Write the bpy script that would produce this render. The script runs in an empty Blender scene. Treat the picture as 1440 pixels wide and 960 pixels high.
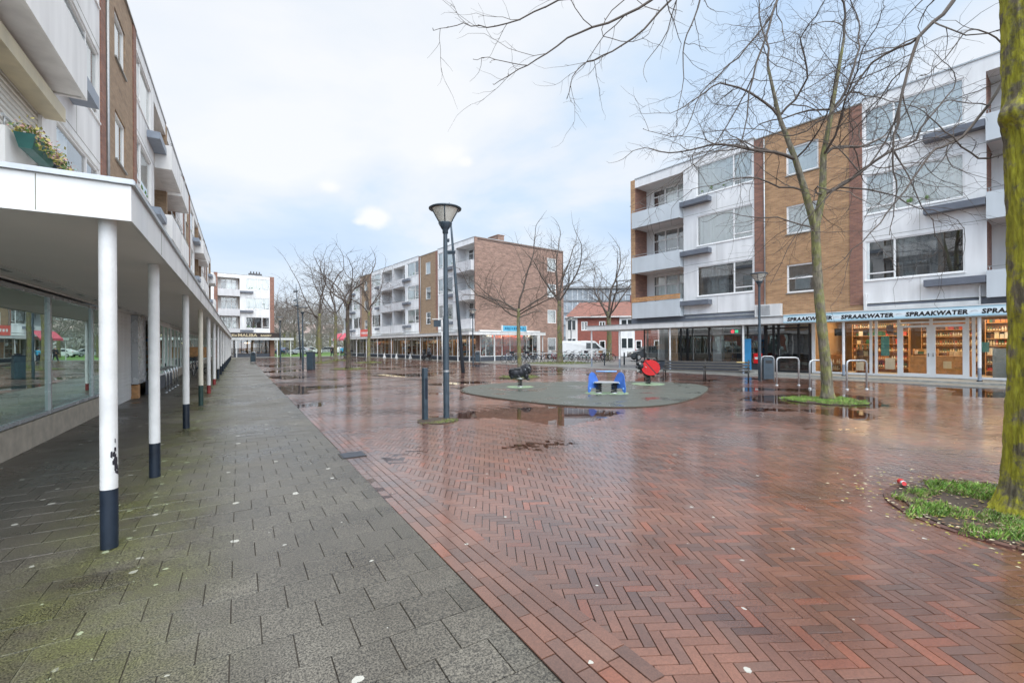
import bpy, bmesh, math, random
import numpy as np
from mathutils import Vector, Matrix, noise as mnoise
random.seed(7)
PI = math.pi
sc = bpy.context.scene
C = bpy.data.collections.new("scene"); sc.collection.children.link(C)

# ------------------------------------------------------------------ camera
YAW = math.radians(30.96)
FW = Vector((math.sin(YAW), math.cos(YAW), 0)); RT = Vector((math.cos(YAW), -math.sin(YAW), 0))
cam = bpy.data.cameras.new("camera"); cam.lens = 16; cam.sensor_width = 36; cam.clip_end = 1500
cam.shift_y = 5/1440
co = bpy.data.objects.new("camera", cam); C.objects.link(co)
co.matrix_world = Matrix.Translation((0,0,1.6)) @ Matrix.Rotation(-YAW,4,'Z') @ Matrix.Rotation(PI/2,4,'X') @ Matrix.Rotation(math.radians(-0.35),4,'Z')
sc.camera = co
def at(px, py, d):
    "world point that the photograph shows at pixel px,py at depth d"
    hz = 485-.0061*(px-720)
    p = FW*d + RT*(d*(px-720)/640)
    return Vector((p.x, p.y, 1.6+(hz-py)*d/640))

# ------------------------------------------------------------------ materials
def newmat(name):
    m = bpy.data.materials.new(name); m.use_nodes = True
    nt = m.node_tree; b = nt.nodes["Principled BSDF"]
    return m, nt, b
def N(nt, t, **k):
    n = nt.nodes.new(t)
    for a, v in k.items():
        if a in n.inputs.keys() if False else False: pass
        setattr(n, a, v)
    return n
def ramp(nt, pts):
    r = nt.nodes.new("ShaderNodeValToRGB"); e = r.color_ramp.elements
    while len(e) < len(pts): e.new(0.5)
    for i, (p, c) in enumerate(pts):
        e[i].position = p; e[i].color = (c[0], c[1], c[2], 1) if hasattr(c, '__len__') else (c, c, c, 1)
    return r
def M(name, col, rough=.6, var=.12, scale=2.5, bump=0, bscale=60, metal=0, streak=0, spec=.5, rvar=.1):
    m, nt, b = newmat(name); L = nt.links.new
    tc = N(nt, "ShaderNodeTexCoord")
    n1 = N(nt, "ShaderNodeTexNoise"); n1.inputs["Scale"].default_value = scale; n1.inputs["Detail"].default_value = 6
    L(tc.outputs["Object"], n1.inputs["Vector"])
    r = ramp(nt, [(.3, [c*(1-var) for c in col]), (.7, [min(1, c*(1+var)) for c in col])])
    L(n1.outputs["Fac"], r.inputs["Fac"]); out = r.outputs["Color"]
    if streak:
        mp = N(nt, "ShaderNodeMapping"); mp.inputs["Scale"].default_value = (1.7, 1.7, .22)
        L(tc.outputs["Object"], mp.inputs["Vector"])
        n2 = N(nt, "ShaderNodeTexNoise"); n2.inputs["Scale"].default_value = 1.5; n2.inputs["Detail"].default_value = 7
        L(mp.outputs["Vector"], n2.inputs["Vector"])
        r2 = ramp(nt, [(.35, 1-streak), (.6, 1)])
        L(n2.outputs["Fac"], r2.inputs["Fac"])
        mx = N(nt, "ShaderNodeMix", data_type='RGBA', blend_type='MULTIPLY'); mx.inputs[0].default_value = 1
        L(out, mx.inputs[6]); L(r2.outputs["Color"], mx.inputs[7]); out = mx.outputs[2]
    L(out, b.inputs["Base Color"])
    b.inputs["Metallic"].default_value = metal; b.inputs["Specular IOR Level"].default_value = spec
    rr = ramp(nt, [(.3, max(.02, rough-rvar)), (.7, min(1, rough+rvar))])
    L(n1.outputs["Fac"], rr.inputs["Fac"]); L(rr.outputs["Color"], b.inputs["Roughness"])
    if bump:
        n3 = N(nt, "ShaderNodeTexNoise"); n3.inputs["Scale"].default_value = bscale; n3.inputs["Detail"].default_value = 4
        L(tc.outputs["Object"], n3.inputs["Vector"])
        bp = N(nt, "ShaderNodeBump"); bp.inputs["Strength"].default_value = bump; bp.inputs["Distance"].default_value = .01
        L(n3.outputs["Fac"], bp.inputs["Height"]); L(bp.outputs["Normal"], b.inputs["Normal"])
    return m
def brick_mat(name, c1, c2, mortar, bw=.21, bh=.06, flat=False, patch=.25):
    m, nt, b = newmat(name); L = nt.links.new
    tc = N(nt, "ShaderNodeTexCoord"); sp = N(nt, "ShaderNodeSeparateXYZ"); L(tc.outputs["Object"], sp.inputs[0])
    ad = N(nt, "ShaderNodeMath", operation='ADD'); L(sp.outputs["X"], ad.inputs[0]); L(sp.outputs["Y"], ad.inputs[1])
    cb = N(nt, "ShaderNodeCombineXYZ"); L(ad.outputs[0], cb.inputs["X"]); L(sp.outputs["Z"], cb.inputs["Y"])
    br = N(nt, "ShaderNodeTexBrick"); L(cb.outputs[0], br.inputs["Vector"])
    br.inputs["Color1"].default_value = (*c1, 1); br.inputs["Color2"].default_value = (*c2, 1); br.inputs["Mortar"].default_value = (*mortar, 1)
    br.inputs["Scale"].default_value = 1; br.inputs["Brick Width"].default_value = bw; br.inputs["Row Height"].default_value = bh
    br.inputs["Mortar Size"].default_value = .007; br.inputs["Mortar Smooth"].default_value = .3; br.inputs["Bias"].default_value = 0
    mp = N(nt, "ShaderNodeMapping"); mp.inputs["Scale"].default_value = (1.2, 1.2, 4); L(tc.outputs["Object"], mp.inputs["Vector"])
    n1 = N(nt, "ShaderNodeTexNoise"); n1.inputs["Scale"].default_value = 1.1; n1.inputs["Detail"].default_value = 8; n1.inputs["Roughness"].default_value = .7
    L(mp.outputs[0], n1.inputs["Vector"])
    r = ramp(nt, [(.32, 1-patch), (.68, 1+patch*.6)]); L(n1.outputs["Fac"], r.inputs["Fac"])
    mx = N(nt, "ShaderNodeMix", data_type='RGBA', blend_type='MULTIPLY'); mx.inputs[0].default_value = 1
    L(br.outputs["Color"], mx.inputs[6]); L(r.outputs["Color"], mx.inputs[7]); L(mx.outputs[2], b.inputs["Base Color"])
    b.inputs["Roughness"].default_value = .8
    bp = N(nt, "ShaderNodeBump"); bp.inputs["Strength"].default_value = .5; bp.inputs["Distance"].default_value = .008; bp.invert = True
    L(br.outputs["Fac"], bp.inputs["Height"]); L(bp.outputs["Normal"], b.inputs["Normal"])
    return m
def glass_mat(name, tint=(.9, .95, .93), refl=.12, rough=.01, bump=.0, gcol=(.95, .97, .97)):
    m, nt, b = newmat(name); L = nt.links.new
    nt.nodes.remove(b); out = nt.nodes["Material Output"]
    tr = N(nt, "ShaderNodeBsdfTransparent"); tr.inputs["Color"].default_value = (*tint, 1)
    gl = N(nt, "ShaderNodeBsdfGlossy"); gl.inputs["Roughness"].default_value = rough; gl.inputs["Color"].default_value = (*gcol, 1)
    fr = N(nt, "ShaderNodeFresnel"); fr.inputs["IOR"].default_value = 1.5
    mr = N(nt, "ShaderNodeMapRange"); mr.inputs["From Min"].default_value = .04; mr.inputs["From Max"].default_value = .8
    mr.inputs["To Min"].default_value = refl; mr.inputs["To Max"].default_value = .98
    L(fr.outputs[0], mr.inputs["Value"])
    mx = N(nt, "ShaderNodeMixShader"); L(mr.outputs[0], mx.inputs[0]); L(tr.outputs[0], mx.inputs[1]); L(gl.outputs[0], mx.inputs[2])
    L(mx.outputs[0], out.inputs["Surface"])
    if bump:
        tc = N(nt, "ShaderNodeTexCoord"); n = N(nt, "ShaderNodeTexNoise"); n.inputs["Scale"].default_value = .8
        L(tc.outputs["Object"], n.inputs["Vector"])
        bp = N(nt, "ShaderNodeBump"); bp.inputs["Strength"].default_value = bump; bp.inputs["Distance"].default_value = .02
        L(n.outputs["Fac"], bp.inputs["Height"]); L(bp.outputs["Normal"], gl.inputs["Normal"])
    return m
def emis(name, col, st):
    m, nt, b = newmat(name)
    b.inputs["Emission Color"].default_value = (*col, 1); b.inputs["Emission Strength"].default_value = st
    b.inputs["Base Color"].default_value = (*col, 1)
    return m

mt = {}
mt['white'] = M("white_paint", (.70, .705, .695), .45, .05, 1.5, streak=.14)
mt['whitewall'] = M("white_facade_panel", (.78, .785, .785), .6, .06, .8, streak=.16)
mt['leftwall'] = M("pale_facade_panel", (.78, .785, .78), .6, .06, .8, streak=.15)
mt['whiteframe'] = M("white_window_frame", (.80, .80, .79), .4, .03)
mt['balcony'] = M("pale_blue_grey_balcony", (.53, .575, .605), .6, .05, 1, streak=.07)
mt['balconymid'] = M("pale_grey_balcony", (.56, .56, .57), .65, .06, 1, streak=.1)
mt['darkgrey'] = M("dark_grey_coating", (.13, .145, .175), .5, .12, 3)
mt['plinth'] = M("dark_plinth", (.07, .08, .10), .5, .15, 3)
mt['soffit'] = M("soffit_board", (.78, .775, .76), .5, .05, 1.2)
mt['colwhite'] = M("column_white", (.74, .745, .74), .42, .08, 7, bump=.25, streak=.13)
mt['colcream'] = M("column_cream", (.66, .62, .52), .42, .06, 4, bump=.1)
mt['navy'] = M("navy_paint", (.010, .018, .032), .38, .3, 6, bump=.15)
mt['redpaint'] = M("red_paint", (.23, .03, .03), .45, .3, 6)
mt['greenpaint'] = M("dark_green_paint", (.02, .05, .045), .4, .3, 6)
mt['greybase'] = M("grey_blue_paint", (.22, .26, .32), .45, .15, 6)
mt['post'] = M("dark_blue_grey_metal", (.040, .062, .082), .38, .2, 5)
mt['black'] = M("black_metal", (.02, .021, .023), .4, .2, 5)
mt['blackplastic'] = M("black_plastic", (.014, .015, .02), .35, .25, 8)
mt['galv'] = M("galvanised_steel", (.42, .44, .45), .4, .12, 12, metal=.55)
mt['chrome'] = M("polished_steel", (.6, .62, .63), .2, .08, 12, metal=.9)
mt['orangebrick'] = brick_mat("orange_brick", (.49, .29, .145), (.36, .20, .105), (.38, .28, .19), patch=.32)
mt['redbrick'] = brick_mat("red_brown_brick", (.31, .15, .10), (.22, .105, .08), (.24, .17, .14))
mt['gablebrick'] = brick_mat("pinkish_brown_brick", (.34, .21, .155), (.245, .145, .11), (.31, .24, .21), patch=.4)
mt['tanbrick'] = brick_mat("tan_brick", (.36, .25, .155), (.28, .185, .11), (.27, .21, .16))
mt['farbrick'] = brick_mat("terrace_red_brick", (.34, .09, .065), (.26, .07, .05), (.3, .2, .17))
mt['rooftile'] = M("red_roof_tile", (.19, .08, .06), .65, .3, 3)
mt['roof'] = M("roof_bitumen", (.10, .10, .105), .8, .2, 1)
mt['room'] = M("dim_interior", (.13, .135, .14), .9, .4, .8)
mt['shopback'] = M("shop_interior", (.23, .22, .20), .9, .35, .7)
mt['curtain'] = M("net_curtain", (.93, .95, .93), .9, .05, 3)
mt['curtaindark'] = M("grey_curtain", (.30, .32, .33), .9, .25, 3)
mt['teal'] = M("teal_curtain", (.34, .55, .51), .8, .2, 3)
mt['glass'] = glass_mat("window_glass", (.95, .97, .965), .25, bump=.05)
mt['glassdark'] = glass_mat("window_glass_dark", (.45, .5, .52), .22, bump=.15)
mt['shopglass'] = glass_mat("shop_glass", (.86, .92, .90), .10, bump=.06)
mt['leftglass'] = glass_mat("left_shop_glass", (.62, .86, .80), .55, bump=.04, gcol=(.80, .97, .92))
mt['stone'] = M("beige_stone_plinth", (.44, .39, .32), .7, .18, 6, bump=.2)
mt['wood'] = M("orange_wood", (.50, .27, .12), .6, .25, 8)
mt['woodbrown'] = M("weathered_slats", (.045, .040, .034), .5, .3, 12)
mt['shutter'] = None
mt['awncream'] = M("cream_awning_case", (.55, .49, .34), .5, .12, 3, streak=.15)
mt['rubber'] = None
mt['tyre'] = M("tyre_rubber", (.02, .02, .02), .7, .2, 10)
mt['soil'] = M("wet_soil", (.05, .035, .025), .8, .4, 20, bump=.5)
mt['straw'] = M("straw_blades", (.24, .21, .10), .7, .4, 6)
mt['grasslight'] = M("yellow_green_blades", (.20, .34, .05), .5, .4, 6)
mt['grass'] = M("grass_blades", (.10, .22, .03), .5, .45, 6)
mt['grass2'] = M("moss_fringe", (.15, .20, .05), .7, .4, 12)
mt['blueplastic'] = M("blue_playground_panel", (.06, .16, .52), .35, .12, 6)
mt['lightblue'] = M("light_blue_tube", (.22, .42, .75), .35, .1, 6)
mt['red'] = M("bright_red_panel", (.62, .012, .015), .35, .1, 6)
mt['disc'] = M("pale_green_rubber", (.22, .31, .20), .75, .15, 8, bump=.3, bscale=150)
mt['lampglass'] = M("frosted_lamp_glass", (.62, .62, .56), .35, .12, 5)
mt['vanwhite'] = M("van_white_paint", (.75, .77, .78), .25, .03, 2)
mt['cardark'] = M("dark_grey_car_paint", (.05, .06, .07), .2, .1, 2)
mt['carsilver'] = M("silver_car_paint", (.45, .47, .49), .25, .06, 2, metal=.4)
mt['carblue'] = M("blue_car_paint", (.05, .09, .16), .2, .06, 2)
mt['carglass'] = M("car_glass", (.03, .04, .045), .08, .2, 3)
mt['skin'] = M("skin", (.42, .26, .19), .6, .08, 5)
mt['coatdark'] = M("dark_coat", (.02, .024, .03), .8, .2, 10)
mt['coatblue'] = M("bright_blue_coat", (.05, .33, .52), .7, .15, 10)
mt['hairgrey'] = M("grey_hair", (.5, .5, .5), .8, .1, 30)
mt['jeans'] = M("dark_trousers", (.03, .035, .05), .8, .2, 10)
mt['skyblue'] = M("sky_blue_sign", (.10, .42, .62), .4, .3, 1.6)
mt['signred'] = M("red_sign", (.55, .10, .08), .5, .12, 3)
mt['letterblack'] = M("black_letters", (.008, .008, .01), .5, .1)
mt['lettergold'] = M("pale_gold_letters", (.62, .52, .33), .4, .1)
mt['signdark'] = M("dark_brown_sign", (.035, .025, .022), .4, .2, 3)
mt['pink'] = M("pink_red_cloth", (.55, .10, .14), .7, .2, 4)
mt['warm'] = emis("warm_lamp", (1, .72, .42), 10)
mt['cool'] = emis("cool_lamp", (.9, .95, 1), 5)
mt['greenpot'] = M("dark_green_plastic", (.012, .085, .075), .35, .2, 6)
mt['darkpot'] = M("slate_plastic", (.035, .05, .065), .4, .2, 6)
mt['leaf'] = M("plant_leaves", (.10, .19, .045), .6, .4, 8)
mt['leafyellow'] = M("yellow_green_leaves", (.40, .36, .10), .6, .3, 8)
mt['petal'] = M("pink_petals", (.55, .33, .30), .6, .3, 9)
mt['petalteal'] = M("pale_teal_leaves", (.25, .45, .42), .6, .3, 9)
mt['concrete'] = M("kerb_concrete", (.27, .27, .25), .55, .15, 6, bump=.2)
def bark(name, base, moss, amt, scale=1.0, ms=2.6):
    m, nt, b = newmat(name); L = nt.links.new
    tc = N(nt, "ShaderNodeTexCoord"); mp = N(nt, "ShaderNodeMapping"); mp.inputs["Scale"].default_value = (1, 1, .28); L(tc.outputs["Object"], mp.inputs["Vector"])
    n1 = N(nt, "ShaderNodeTexNoise"); n1.inputs["Scale"].default_value = 16*scale; n1.inputs["Detail"].default_value = 8; n1.inputs["Roughness"].default_value = .65
    L(mp.outputs[0], n1.inputs["Vector"])
    n2 = N(nt, "ShaderNodeTexNoise"); n2.inputs["Scale"].default_value = ms; n2.inputs["Detail"].default_value = 8; n2.inputs["Roughness"].default_value = .7
    L(tc.outputs["Object"], n2.inputs["Vector"])
    r1 = ramp(nt, [(.35, [c*.45 for c in base]), (.65, [c*1.35 for c in base])]); L(n1.outputs["Fac"], r1.inputs["Fac"])
    r3 = ramp(nt, [(.3, [c*.45 for c in moss]), (.7, [c*1.3 for c in moss])]); L(n1.outputs["Fac"], r3.inputs["Fac"])
    r2 = ramp(nt, [(.56-amt*.3, 0), (.66-amt*.3, 1)]); L(n2.outputs["Fac"], r2.inputs["Fac"])
    mx = N(nt, "ShaderNodeMix", data_type='RGBA'); L(r2.outputs["Color"], mx.inputs[0]); L(r1.outputs["Color"], mx.inputs[6]); L(r3.outputs["Color"], mx.inputs[7])
    L(mx.outputs[2], b.inputs["Base Color"]); b.inputs["Roughness"].default_value = .85
    v = N(nt, "ShaderNodeTexVoronoi", feature='DISTANCE_TO_EDGE'); v.inputs["Scale"].default_value = 14*scale; L(mp.outputs[0], v.inputs["Vector"])
    ad = N(nt, "ShaderNodeMath", operation='ADD'); L(v.outputs["Distance"], ad.inputs[0]); L(n1.outputs["Fac"], ad.inputs[1])
    bp = N(nt, "ShaderNodeBump"); bp.inputs["Strength"].default_value = 1; bp.inputs["Distance"].default_value = .025
    L(ad.outputs[0], bp.inputs["Height"]); L(bp.outputs["Normal"], b.inputs["Normal"])
    return m
mt['bark'] = bark("bark_grey_green", (.17, .15, .11), (.19, .19, .07), .35)
mt['barkmoss'] = bark("bark_mossy", (.15, .13, .085), (.34, .33, .025), .52, 1.3, 4.2)
mt['barkdark'] = bark("bark_dark", (.09, .07, .055), (.12, .13, .05), .15)
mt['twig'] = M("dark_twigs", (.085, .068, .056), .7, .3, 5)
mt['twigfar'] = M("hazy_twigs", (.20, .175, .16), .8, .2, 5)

def shutter_mat():
    m, nt, b = newmat("cream_roller_shutter"); L = nt.links.new
    tc = N(nt, "ShaderNodeTexCoord"); w = N(nt, "ShaderNodeTexWave", bands_direction='Z'); w.inputs["Scale"].default_value = 3.2
    L(tc.outputs["Object"], w.inputs["Vector"])
    r = ramp(nt, [(0, (.36, .33, .27)), (.25, (.66, .64, .58))]); L(w.outputs["Fac"], r.inputs["Fac"]); L(r.outputs["Color"], b.inputs["Base Color"])
    bp = N(nt, "ShaderNodeBump"); bp.inputs["Distance"].default_value = .02; L(w.outputs["Fac"], bp.inputs["Height"]); L(bp.outputs["Normal"], b.inputs["Normal"])
    b.inputs["Roughness"].default_value = .5
    return m
mt['shutter'] = shutter_mat()

def attr_ground(name, speckle, base_rough, kind):
    "paving material: per-stone colour attribute + fine aggregate + wet roughness"
    m, nt, b = newmat(name); L = nt.links.new
    tc = N(nt, "ShaderNodeTexCoord"); a = N(nt, "ShaderNodeAttribute", attribute_name="col")
    n1 = N(nt, "ShaderNodeTexNoise"); n1.inputs["Scale"].default_value = speckle; n1.inputs["Detail"].default_value = 3; n1.inputs["Roughness"].default_value = .8
    L(tc.outputs["Object"], n1.inputs["Vector"])
    s = (.22, 2.3) if kind == 'tile' else (.82, 1.16)
    r1 = ramp(nt, [(.40, s[0]), (.62, s[1])]); L(n1.outputs["Fac"], r1.inputs["Fac"])
    mx = N(nt, "ShaderNodeMix", data_type='RGBA', blend_type='MULTIPLY'); mx.inputs[0].default_value = 1
    L(a.outputs["Color"], mx.inputs[6]); L(r1.outputs["Color"], mx.inputs[7]); out = mx.outputs[2]
    n2 = N(nt, "ShaderNodeTexNoise"); n2.inputs["Scale"].default_value = .55; n2.inputs["Detail"].default_value = 7; n2.inputs["Roughness"].default_value = .62
    L(tc.outputs["Object"], n2.inputs["Vector"])
    # damp stains
    r2 = ramp(nt, [(.35, (.55, .50, .43) if kind == 'tile' else (.62, .60, .58)), (.62, 1.2)]); L(n2.outputs["Fac"], r2.inputs["Fac"])
    m2 = N(nt, "ShaderNodeMix", data_type='RGBA', blend_type='MULTIPLY'); m2.inputs[0].default_value = 1
    L(out, m2.inputs[6]); L(r2.outputs["Color"], m2.inputs[7]); out = m2.outputs[2]
    # chewing gum spots
    v = N(nt, "ShaderNodeTexVoronoi"); v.inputs["Scale"].default_value = 1.9; v.voronoi_dimensions = '2D'
    nd = N(nt, "ShaderNodeTexNoise"); nd.inputs["Scale"].default_value = 30
    L(tc.outputs["Object"], nd.inputs["Vector"])
    mxv = N(nt, "ShaderNodeMix", data_type='VECTOR'); mxv.inputs[0].default_value = .03
    L(tc.outputs["Object"], mxv.inputs[4]); L(nd.outputs["Color"], mxv.inputs[5]); L(mxv.outputs[1], v.inputs["Vector"])
    sc_ = N(nt, "ShaderNodeSeparateXYZ"); L(v.outputs["Color"], sc_.inputs[0])
    thr = N(nt, "ShaderNodeMapRange"); thr.inputs["From Min"].default_value = .0; thr.inputs["From Max"].default_value = 1; thr.inputs["To Min"].default_value = -.02 if kind=='tile' else -.03; thr.inputs["To Max"].default_value = .058 if kind=='tile' else .035
    L(sc_.outputs["X"], thr.inputs["Value"])
    lt = N(nt, "ShaderNodeMath", operation='LESS_THAN'); L(v.outputs["Distance"], lt.inputs[0]); L(thr.outputs[0], lt.inputs[1])
    m3 = N(nt, "ShaderNodeMix", data_type='RGBA'); L(lt.outputs[0], m3.inputs[0]); L(out, m3.inputs[6]); m3.inputs[7].default_value = (.42, .42, .38, 1); out = m3.outputs[2]
    if kind == 'tile':
        sx = N(nt, "ShaderNodeSeparateXYZ"); L(tc.outputs["Object"], sx.inputs[0])
        def band(c0, wd):
            q = N(nt, "ShaderNodeMath", operation='SUBTRACT'); q.inputs[1].default_value = c0; L(sx.outputs["X"], q.inputs[0])
            q2 = N(nt, "ShaderNodeMath", operation='ABSOLUTE'); L(q.outputs[0], q2.inputs[0])
            q3 = N(nt, "ShaderNodeMapRange"); q3.interpolation_type = 'SMOOTHSTEP'; q3.inputs["From Min"].default_value = wd; q3.inputs["From Max"].default_value = 0; L(q2.outputs[0], q3.inputs["Value"]); return q3.outputs[0]
        nm = N(nt, "ShaderNodeTexNoise"); nm.inputs["Scale"].default_value = 1.7; nm.inputs["Detail"].default_value = 8; nm.inputs["Roughness"].default_value = .7; L(tc.outputs["Object"], nm.inputs["Vector"])
        rm = ramp(nt, [(.38, .1), (.68, 1)]); L(nm.outputs["Fac"], rm.inputs["Fac"])
        mm = N(nt, "ShaderNodeMath", operation='MULTIPLY'); L(band(-.8, 1.0), mm.inputs[0]); L(rm.outputs["Color"], mm.inputs[1])
        mx5 = N(nt, "ShaderNodeMix", data_type='RGBA'); L(mm.outputs[0], mx5.inputs[0]); L(out, mx5.inputs[6])
        mg = N(nt, "ShaderNodeMix", data_type='RGBA', blend_type='MULTIPLY'); mg.inputs[0].default_value = 1; mg.inputs[6].default_value = (.085, .09, .032, 1); L(r1.outputs["Color"], mg.inputs[7]); L(mg.outputs[2], mx5.inputs[7]); out = mx5.outputs[2]
        # pale lichen dots round the column feet
        v2 = N(nt, "ShaderNodeTexVoronoi"); v2.inputs["Scale"].default_value = 7; v2.voronoi_dimensions = '2D'; L(mxv.outputs[1], v2.inputs["Vector"])
        s2 = N(nt, "ShaderNodeSeparateXYZ"); L(v2.outputs["Color"], s2.inputs[0])
        b2 = N(nt, "ShaderNodeMath", operation='MULTIPLY'); L(band(-.75, .75), b2.inputs[0]); L(rm.outputs["Color"], b2.inputs[1])
        b3 = N(nt, "ShaderNodeMath", operation='MULTIPLY'); L(b2.outputs[0], b3.inputs[0]); L(s2.outputs["X"], b3.inputs[1])
        b4 = N(nt, "ShaderNodeMath", operation='MULTIPLY_ADD'); b4.inputs[1].default_value = .55; b4.inputs[2].default_value = -.14; L(b3.outputs[0], b4.inputs[0])
        l2 = N(nt, "ShaderNodeMath", operation='LESS_THAN'); L(v2.outputs["Distance"], l2.inputs[0]); L(b4.outputs[0], l2.inputs[1])
        m6 = N(nt, "ShaderNodeMix", data_type='RGBA'); L(l2.outputs[0], m6.inputs[0]); L(out, m6.inputs[6]); m6.inputs[7].default_value = (.30, .34, .22, 1); out = m6.outputs[2]
    L(out, b.inputs["Base Color"])
    if kind == 'brick':
        b.inputs["Coat Weight"].default_value = .85; b.inputs["Coat Roughness"].default_value = .14; b.inputs["Coat IOR"].default_value = 1.4
    rr = ramp(nt, [(.36, max(.03, base_rough-.16)), (.64, base_rough+.14)]); L(n2.outputs["Fac"], rr.inputs["Fac"]); L(rr.outputs["Color"], b.inputs["Roughness"])
    bp = N(nt, "ShaderNodeBump"); bp.inputs["Strength"].default_value = .55 if kind == 'tile' else .22; bp.inputs["Distance"].default_value = .003
    L(n1.outputs["Fac"], bp.inputs["Height"]); L(bp.outputs["Normal"], b.inputs["Normal"])
    b.inputs["Specular IOR Level"].default_value = .42 if kind == 'brick' else .5
    return m
mt['pavebrick'] = attr_ground("wet_red_clinker", 90, .34, 'brick')
mt['pavetile'] = attr_ground("damp_grey_tile", 95, .36, 'tile')
mt['sand'] = M("joint_sand", (.045, .038, .032), .75, .3, 10)
mt['asphalt'] = M("damp_asphalt", (.10, .10, .10), .35, .25, 1.2, bump=.2, bscale=80)
mt['greypave'] = brick_mat("grey_street_tiles", (.16, .16, .155), (.12, .12, .12), (.06, .06, .055), .3, .3)
def rubber_mat():
    m, nt, b = newmat("wet_green_rubber"); L = nt.links.new
    tc = N(nt, "ShaderNodeTexCoord")
    n1 = N(nt, "ShaderNodeTexNoise"); n1.inputs["Scale"].default_value = 120; n1.inputs["Detail"].default_value = 2; L(tc.outputs["Object"], n1.inputs["Vector"])
    n2 = N(nt, "ShaderNodeTexNoise"); n2.inputs["Scale"].default_value = .8; n2.inputs["Detail"].default_value = 6; L(tc.outputs["Object"], n2.inputs["Vector"])
    r = ramp(nt, [(.3, (.04, .048, .043)), (.7, (.105, .115, .097))]); L(n1.outputs["Fac"], r.inputs["Fac"]); L(r.outputs["Color"], b.inputs["Base Color"])
    rr = ramp(nt, [(.40, .08), (.46, .45), (.7, .62)]); L(n2.outputs["Fac"], rr.inputs["Fac"]); L(rr.outputs["Color"], b.inputs["Roughness"])
    bp = N(nt, "ShaderNodeBump"); bp.inputs["Distance"].default_value = .004; bp.inputs["Strength"].default_value = .3
    L(n1.outputs["Fac"], bp.inputs["Height"]); L(bp.outputs["Normal"], b.inputs["Normal"])
    return m
mt['rubber'] = rubber_mat()
def water_mat():
    m, nt, b = newmat("rain_water"); L = nt.links.new
    nt.nodes.remove(b); out = nt.nodes["Material Output"]
    tr = N(nt, "ShaderNodeBsdfTransparent"); tr.inputs["Color"].default_value = (.80, .74, .68, 1)
    gl = N(nt, "ShaderNodeBsdfGlossy"); gl.inputs["Roughness"].default_value = .015
    fr = N(nt, "ShaderNodeFresnel"); fr.inputs["IOR"].default_value = 1.45
    mx = N(nt, "ShaderNodeMixShader"); L(fr.outputs[0], mx.inputs[0]); L(tr.outputs[0], mx.inputs[1]); L(gl.outputs[0], mx.inputs[2]); L(mx.outputs[0], out.inputs["Surface"])
    return m
mt['water'] = water_mat()

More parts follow.
